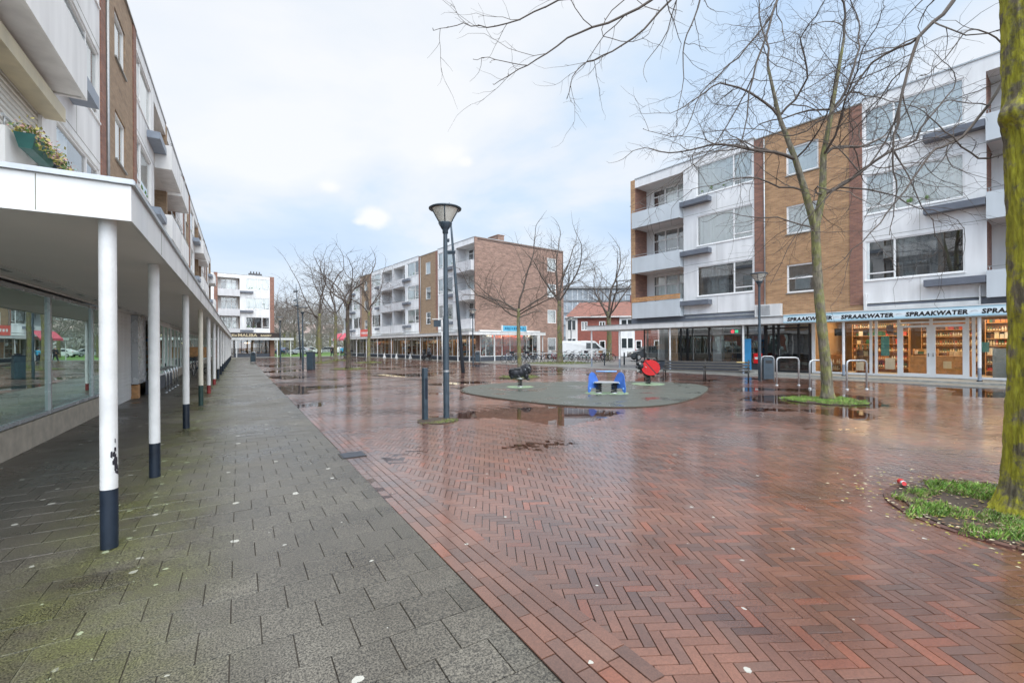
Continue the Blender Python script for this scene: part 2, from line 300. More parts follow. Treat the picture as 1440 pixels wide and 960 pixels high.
# ------------------------------------------------------------------ mesh builder
class MB:
    def __init__(s): s.v = []; s.f = []; s.mi = []; s.sm = []
    def quad(s, a, b, c, d, mi=0):
        n = len(s.v); s.v += [tuple(a), tuple(b), tuple(c), tuple(d)]; s.f.append((n, n+1, n+2, n+3)); s.mi.append(mi); s.sm.append(False)
    def box(s, x0, x1, y0, y1, z0, z1, mi=0, T=None):
        n = len(s.v)
        p = [(x0,y0,z0),(x1,y0,z0),(x1,y1,z0),(x0,y1,z0),(x0,y0,z1),(x1,y0,z1),(x1,y1,z1),(x0,y1,z1)]
        if T: p = [tuple(T @ Vector(q)) for q in p]
        s.v += p
        for q in ((0,3,2,1),(4,5,6,7),(0,1,5,4),(1,2,6,5),(2,3,7,6),(3,0,4,7)): s.f.append(tuple(n+i for i in q)); s.mi.append(mi); s.sm.append(False)
        return s
    def tube(s, pts, rad, n=8, mi=0, cap=True, smooth=True):
        pts = [Vector(p) for p in pts]
        if not hasattr(rad, '__len__'): rad = [rad]*len(pts)
        base = len(s.v); up = Vector((0,0,1)); X = None
        for i, p in enumerate(pts):
            a = pts[max(0, i-1)]; b = pts[min(len(pts)-1, i+1)]
            t = (b-a)
            if t.length < 1e-9: t = Vector((0,0,1))
            t.normalize()
            if X is None:
                X = t.cross(up)
                if X.length < 1e-3: X = t.cross(Vector((1,0,0)))
            X = X - t*X.dot(t)
            if X.length < 1e-6: X = t.orthogonal()
            X.normalize(); Y = t.cross(X)
            for k in range(n):
                an = 2*PI*k/n; s.v.append(tuple(p + (X*math.cos(an) + Y*math.sin(an))*rad[i]))
        for i in range(len(pts)-1):
            for k in range(n):
                k2 = (k+1) % n; b0 = base+i*n
                s.f.append((b0+k, b0+k2, b0+n+k2, b0+n+k)); s.mi.append(mi); s.sm.append(smooth)
        if cap:
            s.f.append(tuple(base+k for k in range(n))[::-1]); s.mi.append(mi); s.sm.append(False)
            e = base+(len(pts)-1)*n; s.f.append(tuple(e+k for k in range(n))); s.mi.append(mi); s.sm.append(False)
        return s
    def lathe(s, prof, c=(0,0,0), n=16, mi=0, smooth=True):
        base = len(s.v)
        for (r, z) in prof:
            for k in range(n):
                an = 2*PI*k/n; s.v.append((c[0]+r*math.cos(an), c[1]+r*math.sin(an), c[2]+z))
        for i in range(len(prof)-1):
            for k in range(n):
                k2 = (k+1) % n; b0 = base+i*n
                s.f.append((b0+k, b0+k2, b0+n+k2, b0+n+k)); s.mi.append(mi); s.sm.append(smooth)
        return s
    def poly(s, pts, z0, z1, mi=0, T=None):
        "vertical prism from 2d outline (ccw)"
        n = len(s.v); k = len(pts)
        P = [(x, y, z0) for x, y in pts]+[(x, y, z1) for x, y in pts]
        if T: P = [tuple(T @ Vector(q)) for q in P]
        s.v += P
        s.f.append(tuple(range(n+k, n+2*k))); s.mi.append(mi); s.sm.append(False)
        s.f.append(tuple(range(n, n+k))[::-1]); s.mi.append(mi); s.sm.append(False)
        for i in range(k):
            j = (i+1) % k; s.f.append((n+i, n+j, n+k+j, n+k+i)); s.mi.append(mi); s.sm.append(False)
        return s
    def build(s, name, mats, parent=None, bevel=0, loc=None, rz=0):
        me = bpy.data.meshes.new(name); me.from_pydata(s.v, [], s.f)
        if not isinstance(mats, (list, tuple)): mats = [mats]
        for m in mats: me.materials.append(m)
        me.polygons.foreach_set("material_index", s.mi); me.polygons.foreach_set("use_smooth", s.sm); me.update()
        o = bpy.data.objects.new(name, me); C.objects.link(o)
        if parent: o.parent = parent
        if loc: o.location = loc
        o.rotation_euler[2] = rz
        if bevel:
            b = o.modifiers.new("bevel", 'BEVEL'); b.width = bevel; b.segments = 2; b.limit_method = 'ANGLE'
        return o
def tag(o, label=None, cat=None, group=None, kind=None):
    if label: o['label'] = label
    if cat: o['category'] = cat
    if group: o['group'] = group
    if kind: o['kind'] = kind
    return o
def empty(name, loc=(0,0,0), rz=0, **k):
    o = bpy.data.objects.new(name, None); C.objects.link(o); o.location = loc; o.rotation_euler[2] = rz; o.empty_display_size = .3
    return tag(o, **k)
def copy_tree(o, parent=None):
    c = o.copy(); C.objects.link(c); c.parent = parent
    for ch in [x for x in C.objects if x.parent == o]: copy_tree(ch, c)
    return c
def struct(o): o['kind'] = 'structure'; return o
def text_mb(txt, size, mat, parent, name, x, y, z, rx=PI/2, ext=.01, offset=0, sx=1.0, shear=0, spacing=1):
    cu = bpy.data.curves.new("t", 'FONT'); cu.body = txt; cu.size = size; cu.extrude = ext; cu.offset = offset; cu.shear = shear; cu.space_character = spacing; cu.resolution_u = 2
    to = bpy.data.objects.new("t", cu); C.objects.link(to)
    dg = bpy.context.evaluated_depsgraph_get(); me = bpy.data.meshes.new_from_object(to.evaluated_get(dg))
    bpy.data.objects.remove(to)
    me.transform(Matrix.Translation((x,y,z)) @ Matrix.Rotation(rx,4,'X') @ Matrix.Diagonal((sx,1,1,1)))
    me.materials.clear(); me.materials.append(mat)
    o = bpy.data.objects.new(name, me); C.objects.link(o); o.parent = parent
    return o

# ------------------------------------------------------------------ world and sun
SUN_EL, SUN_ROT = math.radians(42), math.radians(190)
w = bpy.data.worlds.new("World"); sc.world = w; w.use_nodes = True
nt = w.node_tree; nt.nodes.clear(); L = nt.links.new
out = N(nt, "ShaderNodeOutputWorld")
sky = N(nt, "ShaderNodeTexSky", sky_type='NISHITA'); sky.sun_disc = False; sky.sun_elevation = SUN_EL; sky.sun_rotation = SUN_ROT
bg1 = N(nt, "ShaderNodeBackground"); bg1.inputs["Strength"].default_value = .12; L(sky.outputs[0], bg1.inputs["Color"])
tc = N(nt, "ShaderNodeTexCoord"); sp = N(nt, "ShaderNodeSeparateXYZ"); L(tc.outputs["Generated"], sp.inputs[0])
zc = N(nt, "ShaderNodeMath", operation='MAXIMUM'); zc.inputs[1].default_value = 0; L(sp.outputs["Z"], zc.inputs[0])
za = N(nt, "ShaderNodeMath", operation='ADD'); za.inputs[1].default_value = .22; L(zc.outputs[0], za.inputs[0])
dv = N(nt, "ShaderNodeVectorMath", operation='DIVIDE'); L(tc.outputs["Generated"], dv.inputs[0])
cz = N(nt, "ShaderNodeCombineXYZ"); 
for i in range(3): L(za.outputs[0], cz.inputs[i])
L(cz.outputs[0], dv.inputs[1])
n1 = N(nt, "ShaderNodeTexNoise"); n1.inputs["Scale"].default_value = .9; n1.inputs["Detail"].default_value = 7; n1.inputs["Roughness"].default_value = .5; n1.inputs["Distortion"].default_value = .3
L(dv.outputs[0], n1.inputs["Vector"])
cr = ramp(nt, [(.38, (.52, .71, .98)), (.50, (.68, .82, .99)), (.57, (.84, .90, .98)), (.66, (.95, .97, 1.0))]); L(n1.outputs["Fac"], cr.inputs["Fac"])
# whiter near the horizon
hr = N(nt, "ShaderNodeMapRange"); hr.inputs["From Min"].default_value = .0; hr.inputs["From Max"].default_value = .30; hr.inputs["To Min"].default_value = .85; hr.inputs["To Max"].default_value = 0; L(sp.outputs["Z"], hr.inputs["Value"])
mh = N(nt, "ShaderNodeMix", data_type='RGBA'); L(hr.outputs[0], mh.inputs[0]); L(cr.outputs["Color"], mh.inputs[6]); mh.inputs[7].default_value = (.86, .90, .95, 1)
# thick white cloud sheet overhead
hz_ = N(nt, "ShaderNodeMapRange"); hz_.interpolation_type = 'SMOOTHSTEP'; hz_.inputs["From Min"].default_value = .62; hz_.inputs["From Max"].default_value = .82; L(sp.outputs["Z"], hz_.inputs["Value"])
mz = N(nt, "ShaderNodeMix", data_type='RGBA'); L(hz_.outputs[0], mz.inputs[0]); L(mh.outputs[2], mz.inputs[6]); mz.inputs[7].default_value = (.90, .89, .87, 1)
# a few small bright cumulus clouds
last = mz.outputs[2]
n4 = N(nt, "ShaderNodeTexNoise"); n4.inputs["Scale"].default_value = 14; n4.inputs["Detail"].default_value = 6; L(tc.outputs["Generated"], n4.inputs["Vector"])
for (dx, dy, dz, rad) in ((.3629,.8496,.3826,.048), (.1526,.9384,.3099,.036), (.2404,.9347,.2619,.042), (.205,.9347,.250,.02), (.395,.84,.372,.022)):
    sb = N(nt, "ShaderNodeVectorMath", operation='SUBTRACT'); L(tc.outputs["Generated"], sb.inputs[0]); sb.inputs[1].default_value = (dx, dy, dz)
    mu = N(nt, "ShaderNodeVectorMath", operation='MULTIPLY'); mu.inputs[1].default_value = (1, 1, 1.9); L(sb.outputs[0], mu.inputs[0])
    ln = N(nt, "ShaderNodeVectorMath", operation='LENGTH'); L(mu.outputs[0], ln.inputs[0])
    nn = N(nt, "ShaderNodeMath", operation='MULTIPLY_ADD'); nn.inputs[1].default_value = rad*1.6; L(n4.outputs["Fac"], nn.inputs[0]); L(ln.outputs["Value"], nn.inputs[2])
    ms = N(nt, "ShaderNodeMapRange"); ms.interpolation_type = 'SMOOTHSTEP'; ms.inputs["From Min"].default_value = rad*1.15; ms.inputs["From Max"].default_value = rad*1.9; ms.inputs["To Min"].default_value = .95; ms.inputs["To Max"].default_value = 0; L(nn.outputs[0], ms.inputs["Value"])
    mc = N(nt, "ShaderNodeMix", data_type='RGBA'); L(ms.outputs[0], mc.inputs[0]); L(last, mc.inputs[6]); mc.inputs[7].default_value = (1.0, 1.0, 1.0, 1); last = mc.outputs[2]
bg2 = N(nt, "ShaderNodeBackground"); L(last, bg2.inputs["Color"])
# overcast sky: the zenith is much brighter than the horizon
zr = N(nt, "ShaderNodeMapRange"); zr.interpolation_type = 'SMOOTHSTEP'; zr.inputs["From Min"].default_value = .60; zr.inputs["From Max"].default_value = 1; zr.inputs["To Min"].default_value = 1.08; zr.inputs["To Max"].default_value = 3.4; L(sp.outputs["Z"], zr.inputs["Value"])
# broad glow round the sun direction, added behind the camera to brighten the walls
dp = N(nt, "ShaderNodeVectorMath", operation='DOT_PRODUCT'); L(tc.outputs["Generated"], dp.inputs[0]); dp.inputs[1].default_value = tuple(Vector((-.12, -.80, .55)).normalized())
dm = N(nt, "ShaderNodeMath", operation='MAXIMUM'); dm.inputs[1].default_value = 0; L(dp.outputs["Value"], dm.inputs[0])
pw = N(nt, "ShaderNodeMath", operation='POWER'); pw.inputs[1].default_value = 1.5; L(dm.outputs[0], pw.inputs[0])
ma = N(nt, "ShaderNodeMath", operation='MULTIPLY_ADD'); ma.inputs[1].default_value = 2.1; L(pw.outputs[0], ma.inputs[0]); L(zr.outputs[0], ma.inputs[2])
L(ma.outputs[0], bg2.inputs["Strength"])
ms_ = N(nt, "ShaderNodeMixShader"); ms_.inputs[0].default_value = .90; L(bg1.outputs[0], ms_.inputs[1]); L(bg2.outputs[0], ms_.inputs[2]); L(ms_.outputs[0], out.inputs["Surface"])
sl = bpy.data.lights.new("sun", 'SUN'); sl.energy = 1.5; sl.angle = math.radians(40); sl.color = (1, .965, .92)
so = bpy.data.objects.new("sun", sl); C.objects.link(so)
# sky rotation is measured from +Y clockwise seen from above
sd = Vector((math.sin(SUN_ROT)*math.cos(SUN_EL), math.cos(SUN_ROT)*math.cos(SUN_EL), math.sin(SUN_EL)))
so.rotation_euler = sd.to_track_quat('Z', 'Y').to_euler()
sc.view_settings.view_transform = 'Standard'; sc.view_settings.look = 'None'; sc.view_settings.exposure = 0
sc.cycles.max_bounces = 7; sc.cycles.transparent_max_bounces = 12; sc.cycles.glossy_bounces = 4; sc.cycles.diffuse_bounces = 3
sc.cycles.use_denoising = True
# ------------------------------------------------------------------ ground
rng = np.random.default_rng(3)
_k = [(rng.uniform(.5, 3.2), rng.uniform(0, 2*PI), rng.uniform(0, 2*PI)) for _ in range(34)]
def H(x, y):
    h = 0
    for (k, a, p) in _k: h = h + np.sin(k*(x*math.cos(a)+y*math.sin(a))+p)/(.5+k)
    return h*.0040+.0007*np.sin(5.3*x+2*np.sin(3.1*y))*np.sin(4.7*y+1.5*np.sin(2.3*x))
OS, US = (22.35, 21.8), (.1219, -.9925)
def FL(s, out=0): return (OS[0]+US[0]*s-.9925*out, OS[1]+US[1]*s-.1219*out)
def out_of(x, y): return -(x-OS[0])*.9925-(y-OS[1])*.1219
def s_of(x, y): return (x-OS[0])*US[0]+(y-OS[1])*US[1]
RED_OUT = 1.8
sx_, sy_ = np.meshgrid(np.arange(2, 18, .3), np.arange(1, 30, .3)); WL = float(np.percentile(H(sx_, sy_), 15))
gm = MB(); gm.quad((-500,-500,-.09), (500,-500,-.09), (500,500,-.09), (-500,500,-.09)); struct(gm.build("ground", mt['asphalt']))
def grid(name, x0, x1, y0, y1, step, zf, mat):
    xs = np.arange(x0, x1+1e-6, step); ys = np.arange(y0, y1+1e-6, step); X, Y = np.meshgrid(xs, ys); Z = zf(X, Y)
    v = np.stack([X.ravel(), Y.ravel(), Z.ravel()], 1); nx = len(xs); f = []
    for j in range(len(ys)-1):
        for i in range(nx-1): a = j*nx+i; f.append((a, a+1, a+nx+1, a+nx))
    me = bpy.data.meshes.new(name); me.from_pydata(v.tolist(), [], f); me.materials.append(mat)
    me.polygons.foreach_set("use_smooth", [True]*len(f))
    o = bpy.data.objects.new(name, me); C.objects.link(o); return struct(o)
grid("plaza_bed", 1.25, 25.25, -6, 74, .5, lambda x, y: H(x, y)-.008, mt['sand'])
mt['joint'] = M("pale_joint", (.17, .175, .13), .8, .35, 12)
grid("walk_bed", -.85, 1.15, -6, 80, .5, lambda x, y: H(x, y)*.5-.006, mt['sand'])
grid("arcade_bed", -3.35, -.85, -6, 80, .5, lambda x, y: H(x, y)*.5-.006, mt['joint'])

def paving(name, bricks, mat, zf, tilt, zr, near):
    "bricks: (cx, cy, ux, uy, halflen, halfwid, colour)"
    V = []; F = []; col = []
    for (cx, cy, ux, uy, a, b, c) in bricks:
        z = zf(cx, cy)+random.uniform(-zr, zr); tx = random.gauss(0, tilt); ty = random.gauss(0, tilt)
        nr = cx*cx+cy*cy < near*near; e = .0022 if nr else 0
        def P(i, j, dz=0):
            x = i*ux-j*uy; y = i*uy+j*ux; return (cx+x, cy+y, z+tx*i+ty*j+dz)
        n = len(V)
        V += [P(-a+e,-b+e), P(a-e,-b+e), P(a-e,b-e), P(-a+e,b-e)]; F.append((n, n+1, n+2, n+3)); col += [c]*4
        if nr:
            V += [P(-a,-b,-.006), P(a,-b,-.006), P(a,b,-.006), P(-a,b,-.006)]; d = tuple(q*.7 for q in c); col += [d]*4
            for i in range(4):
                j = (i+1) % 4; F.append((n+i, n+4+i, n+4+j, n+j))
    me = bpy.data.meshes.new(name); me.from_pydata(V, [], F); me.materials.append(mat)
    at_ = me.color_attributes.new("col", 'FLOAT_COLOR', 'POINT')
    arr = np.ones((len(V), 4), dtype=np.float32); arr[:, :3] = np.array(col); at_.data.foreach_set("color", arr.ravel())
    o = bpy.data.objects.new(name, me); C.objects.link(o); return struct(o)
def brickcol():
    r = random.random()
    if r < .06: c = (.24, .085, .048)
    elif r < .20: c = (.13, .066, .048)
    elif r < .3: c = (.155, .080, .056)
    else: c = (.178, .080, .052)
    k = random.uniform(.72, .98); return tuple(q*k for q in c)
W_, n_ = .067, 3
TH = math.radians(90-28.0); ca, sa = math.cos(TH), math.sin(TH)
bricks = []
R_ = int(120/W_)
for j in range(-R_//6, R_//3):
    # rows of the lattice a=(1,1), b=(2n,0)
    for i in range(-R_, R_):
        gx = i*1+2*n_*j; gy = i
        for (ox, oy, lx, ly) in ((gx, gy, n_, 1), (gx, gy+1, 1, n_)):
            cx0 = (ox+lx/2)*W_; cy0 = (oy+ly/2)*W_
            if abs(cx0) > 85 or abs(cy0) > 85: continue
            x = cx0*ca-cy0*sa; y = cx0*sa+cy0*ca
            if x < 1.655 or y < -4 or y > 73 or out_of(x, y) < RED_OUT-.05: continue
            if x > 7.4 and x < 14.4 and y > 9.9 and y < 15.4 and abs(x-10.9)+abs(y-12.7)*1.4 < 3.3: continue
            g = .0028
            if lx > ly: bricks.append((x, y, ca, sa, lx*W_/2-g/2, ly*W_/2-g/2, brickcol()))
            else: bricks.append((x, y, -sa, ca, ly*W_/2-g/2, lx*W_/2-g/2, brickcol()))
paving("plaza_bricks", bricks, mt['pavebrick'], H, .0045, .0011, 9)
# straight edging courses along the grey walk
bricks = []
for k in range(5):
    y = -5+random.random()*.2
    while y < 73:
        l = .264; bricks.append((1.3+.088*(k+.5), y+l/2, 0, 1, l/2-.002, .042, brickcol())); y += l
paving("plaza_edging", bricks, mt['pavebrick'], lambda x, y: H(x, y)+.004, .005, .001, 9)
tiles = []
r_ = 0; y = -5.0
while y < 79:
    x = 1.3 - (.15 if r_ % 2 else 0)
    if r_ % 2: tiles.append((1.225, y+.15, 1, 0, .0735, .1487, (.07, .066, .055)))
    while x > -3.3:
        cx = x-.15; k = random.uniform(.88, 1.10)
        if cx > -.85:
            c = [.078*k, .073*k, .061*k]
            m = 0
        else:
            c = [.068*k, .062*k, .053*k]; m = 0
        c = [c[0]*(1-m)+.105*m*k, c[1]*(1-m)+.115*m*k, c[2]*(1-m)+.055*m*k]
        tiles.append((cx, y+.15, 1, 0, .1484, .1484, tuple(c))); x -= .3
    y += .3; r_ += 1
paving("grey_walk_tiles", tiles, mt['pavetile'], lambda x, y: H(x, y)*.5+.001, .003, .0012, 9)
wm = MB(); a = FL(36, 1.8); b = FL(-54, 1.8)
wm.quad((1.3, -5, WL), (a[0], -14, WL), (b[0], b[1], WL), (1.3, 74, WL)); struct(wm.build("puddle_water", mt['water']))
# pavement before the shops and street behind
pm = MB()
p = [FL(45, RED_OUT), FL(45, -60), FL(-60, -60), FL(-60, RED_OUT)]
mt['pav2'] = M("grey_pavement", (.17, .17, .16), .38, .2, 1.3, bump=.2, bscale=50)
pm.poly([FL(45, RED_OUT), FL(45, -7), FL(-.2, -7), FL(-.2, -9), FL(-22, -9), FL(-60, -9), FL(-60, RED_OUT)], -.05, .022, 0)
struct(pm.build("shop_pavement", mt['pav2']))
km = MB(); km.poly([FL(45, RED_OUT+.1), FL(45, RED_OUT), FL(-48, RED_OUT), FL(-48, RED_OUT+.1)], -.05, .03); struct(km.build("pavement_kerb", mt['concrete']))
sm_ = MB(); sm_.poly([FL(45, .75), FL(45, -1.2), FL(7.9, -1.2), FL(7.9, .75)], .02, .10); struct(sm_.build("shop_step", mt['concrete']))
# grey tile gusset before the far bakery
fm = MB(); fm.poly([(-12, 73.5), (14, 74), (16, 90), (-12, 80)], -.05, .018); struct(fm.build("bakery_pavement", mt['pav2']))
gv = MB(); gv.poly([(4.8, 76.5), (40, 84), (60, 160), (0, 160)], -.06, .02); tag(gv.build("lawn", M("far_lawn", (.10, .20, .04), .8, .3, .5)), kind='structure')

# play area
PLAY = [(6.85,14.95),(6.5,14.1),(6.45,13.1),(6.6,11.95),(6.95,10.3),(7.35,9.4),(7.9,8.7),(8.7,8.2),(9.8,8.1),(11.4,8.65),(12.8,9.35),(14.2,10.2),(15.0,10.9),(15.35,11.8),(15.2,12.9),(14.4,14.0),(13.3,14.7),(11.6,15.6),(9.9,16.4),(8.5,16.3),(7.4,15.7)]
def smooth_poly(P, it=2):
    for _ in range(it):
        Q = []
        for i in range(len(P)):
            a, b = P[i], P[(i+1) % len(P)]
            Q += [(a[0]*.75+b[0]*.25, a[1]*.75+b[1]*.25), (a[0]*.25+b[0]*.75, a[1]*.25+b[1]*.75)]
        P = Q
    return P
PS = smooth_poly(PLAY)
pb = MB(); pb.poly(PS, -.05, .034); o = pb.build("rubber_play_surface", mt['rubber'], bevel=.008); struct(o)
pe = MB(); cxp, cyp = 10.9, 12.3
pe.poly([(cxp+(x-cxp)*1.012, cyp+(y-cyp)*1.012) for x, y in PS], -.05, .020); struct(pe.build("play_surface_edging", mt['soil']))
def disc(name, x, y, r, z, mat): 
    m = MB(); m.poly([(x+r*math.cos(2*PI*i/40), y+r*math.sin(2*PI*i/40)) for i in range(40)], z-.03, z); return m.build(name, mat)
def hoop_T(cx, cy, rz): return Matrix.Translation((cx, cy, 0)) @ Matrix.Rotation(rz, 4, 'Z')

# grass around trees and lamps ("stuff")
def grass_patch(cx, cy, r, n, soil=True, hmin=.03, hmax=.09, mat='grass', name="grass", holes=0):
    if soil:
        m = MB(); pts = []
        for i in range(48):
            a = 2*PI*i/48; rr = r*(1+.04*math.sin(5*a+cx)+.03*math.sin(11*a)); pts.append((cx+rr*math.cos(a), cy+rr*math.sin(a)))
        m.poly(pts, -.03, .012); struct(m.build("tree_pit_soil", mt['soil']))
    g = MB(); mats3 = [mt[mat], mt['grasslight'] if mat == 'grass' else mt[mat], mt['straw']]
    for i in range(n):
        a = random.uniform(0, 2*PI); q = r*math.sqrt(random.random())*random.uniform(.9, 1.04)*(1+.10*math.sin(3*a+cx)+.07*math.sin(7*a+cy)+.05*math.sin(13*a))
        x = cx+q*math.cos(a); y = cy+q*math.sin(a)
        dn = mnoise.noise(Vector((x*2.3, y*2.3, cx)))+.5*mnoise.noise(Vector((x*7, y*7, 1)))
        if dn < holes-.25: continue
        hgt = random.uniform(hmin, hmax)*(1+.5*dn); an = random.uniform(0, PI); wd = .0035+hgt*.04
        dx, dy = math.cos(an)*wd, math.sin(an)*wd; lx, ly = random.gauss(0, hgt*.45), random.gauss(0, hgt*.45); z0 = .008
        k = len(g.v); g.v += [(x-dx, y-dy, z0), (x+dx, y+dy, z0), (x+lx*.5+dx*.6, y+ly*.5+dy*.6, z0+hgt*.65), (x+lx, y+ly, z0+hgt)]
        g.f += [(k, k+1, k+2), (k, k+2, k+3)]; q_ = random.choice((0, 0, 1, 1, 2) if dn > -.05 else (0, 1, 2, 2)); g.mi += [q_, q_]; g.sm += [False, False]
    o = g.build(name, mats3); return o
g1 = grass_patch(6.2, 1.1, .98, 30000, hmin=.012, hmax=.055, holes=.10); tag(g1, "bright green grass round the mossy trunk at the right edge", "grass", kind="stuff")
g2 = grass_patch(14.0, 6.35, .95, 11000, hmin=.02, hmax=.06, holes=.08); tag(g2, "round patch of bright grass under the forked plane tree", "grass", kind="stuff")
g3 = grass_patch(3.6, 9.12, .42, 1800, hmin=.01, hmax=.03, mat='grass2'); tag(g3, "mossy grass fringe at the foot of the near lamp post and dark post", "grass", kind="stuff")
g4 = grass_patch(12.0, 19.3, 1.0, 3000, hmin=.03, hmax=.07, mat='grass2'); tag(g4, "mossy grass ring under the tree behind the black springer", "grass", kind="stuff")
for (x, y, lb) in ((6.55, 46.57, "grass ring under the leftmost plaza tree"), (9.1, 52.83, "grass ring under the tree beside the walking people"), (6.42, 32.56, "grass ring under the dark nearest tree of the left row"), (10.55, 43.9, "grass ring under the tree before the red shop sign")):
    g = grass_patch(x, y, 1.15, 1500, hmin=.04, hmax=.1, mat='grass2'); tag(g, lb, "grass", kind="stuff")
g5 = MB()
g = grass_patch(23.6, 31.2, 2.6, 5000, hmin=.04, hmax=.1, mat='grass2', soil=False); g.location.z = .02; tag(g, "grass strip under the tall tree by the bicycle stands", "grass", kind="stuff")
# kerb ring of bricks on edge and leaf litter around the right tree
km = MB()
for i in range(38):
    if random.random() < .25: continue
    a = 2*PI*i/38; r = 1.04; T = Matrix.Translation((6.2+r*math.cos(a), 1.1+r*math.sin(a), random.uniform(-.018, -.004))) @ Matrix.Rotation(a+PI/2, 4, 'Z')
    km.box(-.08, .08, -.035, .035, -.03, .022+random.uniform(-.004, .004), 0, T)
struct(km.build("tree_pit_edging", M("edging_brick", (.10, .05, .04), .5, .3, 8)))
lm = MB()
for i in range(1500):
    a = random.uniform(0, 2*PI); r = abs(random.gauss(.95, .32)); x = 6.2+r*math.cos(a); y = 1.1+r*math.sin(a); s = random.uniform(.008, .025)
    z = .016+random.uniform(0, .014); b = random.uniform(0, PI); c, d = math.cos(b)*s, math.sin(b)*s
    lm.quad((x-c, y-d, z), (x+d*.6, y-c*.6, z+.004), (x+c, y+d, z), (x-d*.6, y+c*.6, z+.002), random.choice((0, 0, 1, 2)))
tag(lm.build("leaf_litter", [M("brown_leaf", (.16, .09, .05), .7, .3, 9), M("pale_leaf", (.42, .38, .26), .7, .3, 9), M("yellow_leaf", (.28, .26, .05), .7, .3, 9)]), "small fallen leaves and petals scattered round the mossy tree", "leaves", kind="stuff")

# drain
dm = MB(); dm.box(-.17, .17, -.17, .17, -.02, .008); o = dm.build("drain_cover", mt['black'], loc=(1.42, 6.95, 0)); tag(o, "dark square drain grate set where grey walk meets red bricks", "drain cover")
dm = MB()
for i in range(7): dm.box(-.15, .15, -.15+i*.045, -.13+i*.045, .0085, .013)
dm.build("grate_bars", mt['plinth'], o)
# ------------------------------------------------------------------ buildings
ZB = [3.3, 6.22, 9.14]          # undersides of the three upper storeys
def wall(mb, s0, s1, z0, z1, opens, y=0, rev=.16, mi=0):
    "front sheet at depth y with reveals round its openings (s0,s1,z0,z1)"
    xs = sorted({s0, s1, *[v for o in opens for v in o[:2] if s0 < v < s1]}); zs = sorted({z0, z1, *[v for o in opens for v in o[2:4] if z0 < v < z1]})
    for i in range(len(xs)-1):
        for j in range(len(zs)-1):
            cx, cz = (xs[i]+xs[i+1])/2, (zs[j]+zs[j+1])/2
            if any(o[0] < cx < o[1] and o[2] < cz < o[3] for o in opens): continue
            mb.quad((xs[i], y, zs[j]), (xs[i+1], y, zs[j]), (xs[i+1], y, zs[j+1]), (xs[i], y, zs[j+1]), mi)
    for (a, b, c, d) in opens:
        mb.quad((a, y, c), (a, y+rev, c), (a, y+rev, d), (a, y, d), mi); mb.quad((b, y, c), (b, y, d), (b, y+rev, d), (b, y+rev, c), mi)
        mb.quad((a, y, d), (a, y+rev, d), (b, y+rev, d), (b, y, d), mi); mb.quad((a, y, c), (b, y, c), (b, y+rev, c), (a, y+rev, c), mi)
rnd_c = random.Random(99)
def window(par, s0, s1, z0, z1, y=.05, mull=(), trans=(), fw=.055, fmat='whiteframe', gmat='glass', cur=None, name="window", lowbar=None, ydep=.05):
    f = MB()
    f.box(s0, s1, y-.02, y+ydep, z0, z0+fw); f.box(s0, s1, y-.02, y+ydep, z1-fw, z1); f.box(s0, s0+fw, y-.019, y+ydep-.001, z0+fw, z1-fw); f.box(s1-fw, s1, y-.019, y+ydep-.001, z0+fw, z1-fw)
    for m in mull: f.box(m-fw*.6, m+fw*.6, y-.018, y+ydep-.002, z0+fw, z1-fw)
    for (a, b, z) in trans: f.box(a, b, y-.016, y+ydep-.003, z-fw*.5, z+fw*.5)
    w_ = f.build(name, mt[fmat], par)
    p = MB(); p.quad((s0+.01, y+.02, z0+.01), (s1-.01, y+.02, z0+.01), (s1-.01, y+.02, z1-.01), (s0+.01, y+.02, z1-.01)); p.build("pane", mt[gmat], w_)
    if cur:
        c = MB(); a0, a1, cm = cur[0], cur[1], cur[2]; zlo = z0+(cur[3] if len(cur) > 3 else .03); n = max(4, int((a1-a0)/.045)); ph = rnd_c.uniform(0, 9)
        for i in range(n):
            xa = a0+(a1-a0)*i/n; xb = a0+(a1-a0)*(i+1)/n; fy = lambda q: y+.11+.028*math.sin(q*1.3+ph+math.sin(q*.31)*2)+.014*math.sin(q*.53+ph); ya = fy(i); yb = fy(i+1)
            c.quad((xa, ya, zlo), (xb, yb, zlo), (xb, yb, z1-.03), (xa, ya, z1-.03)); c.sm[-1] = True
        c.build("curtain", mt[cm], w_)
    return w_
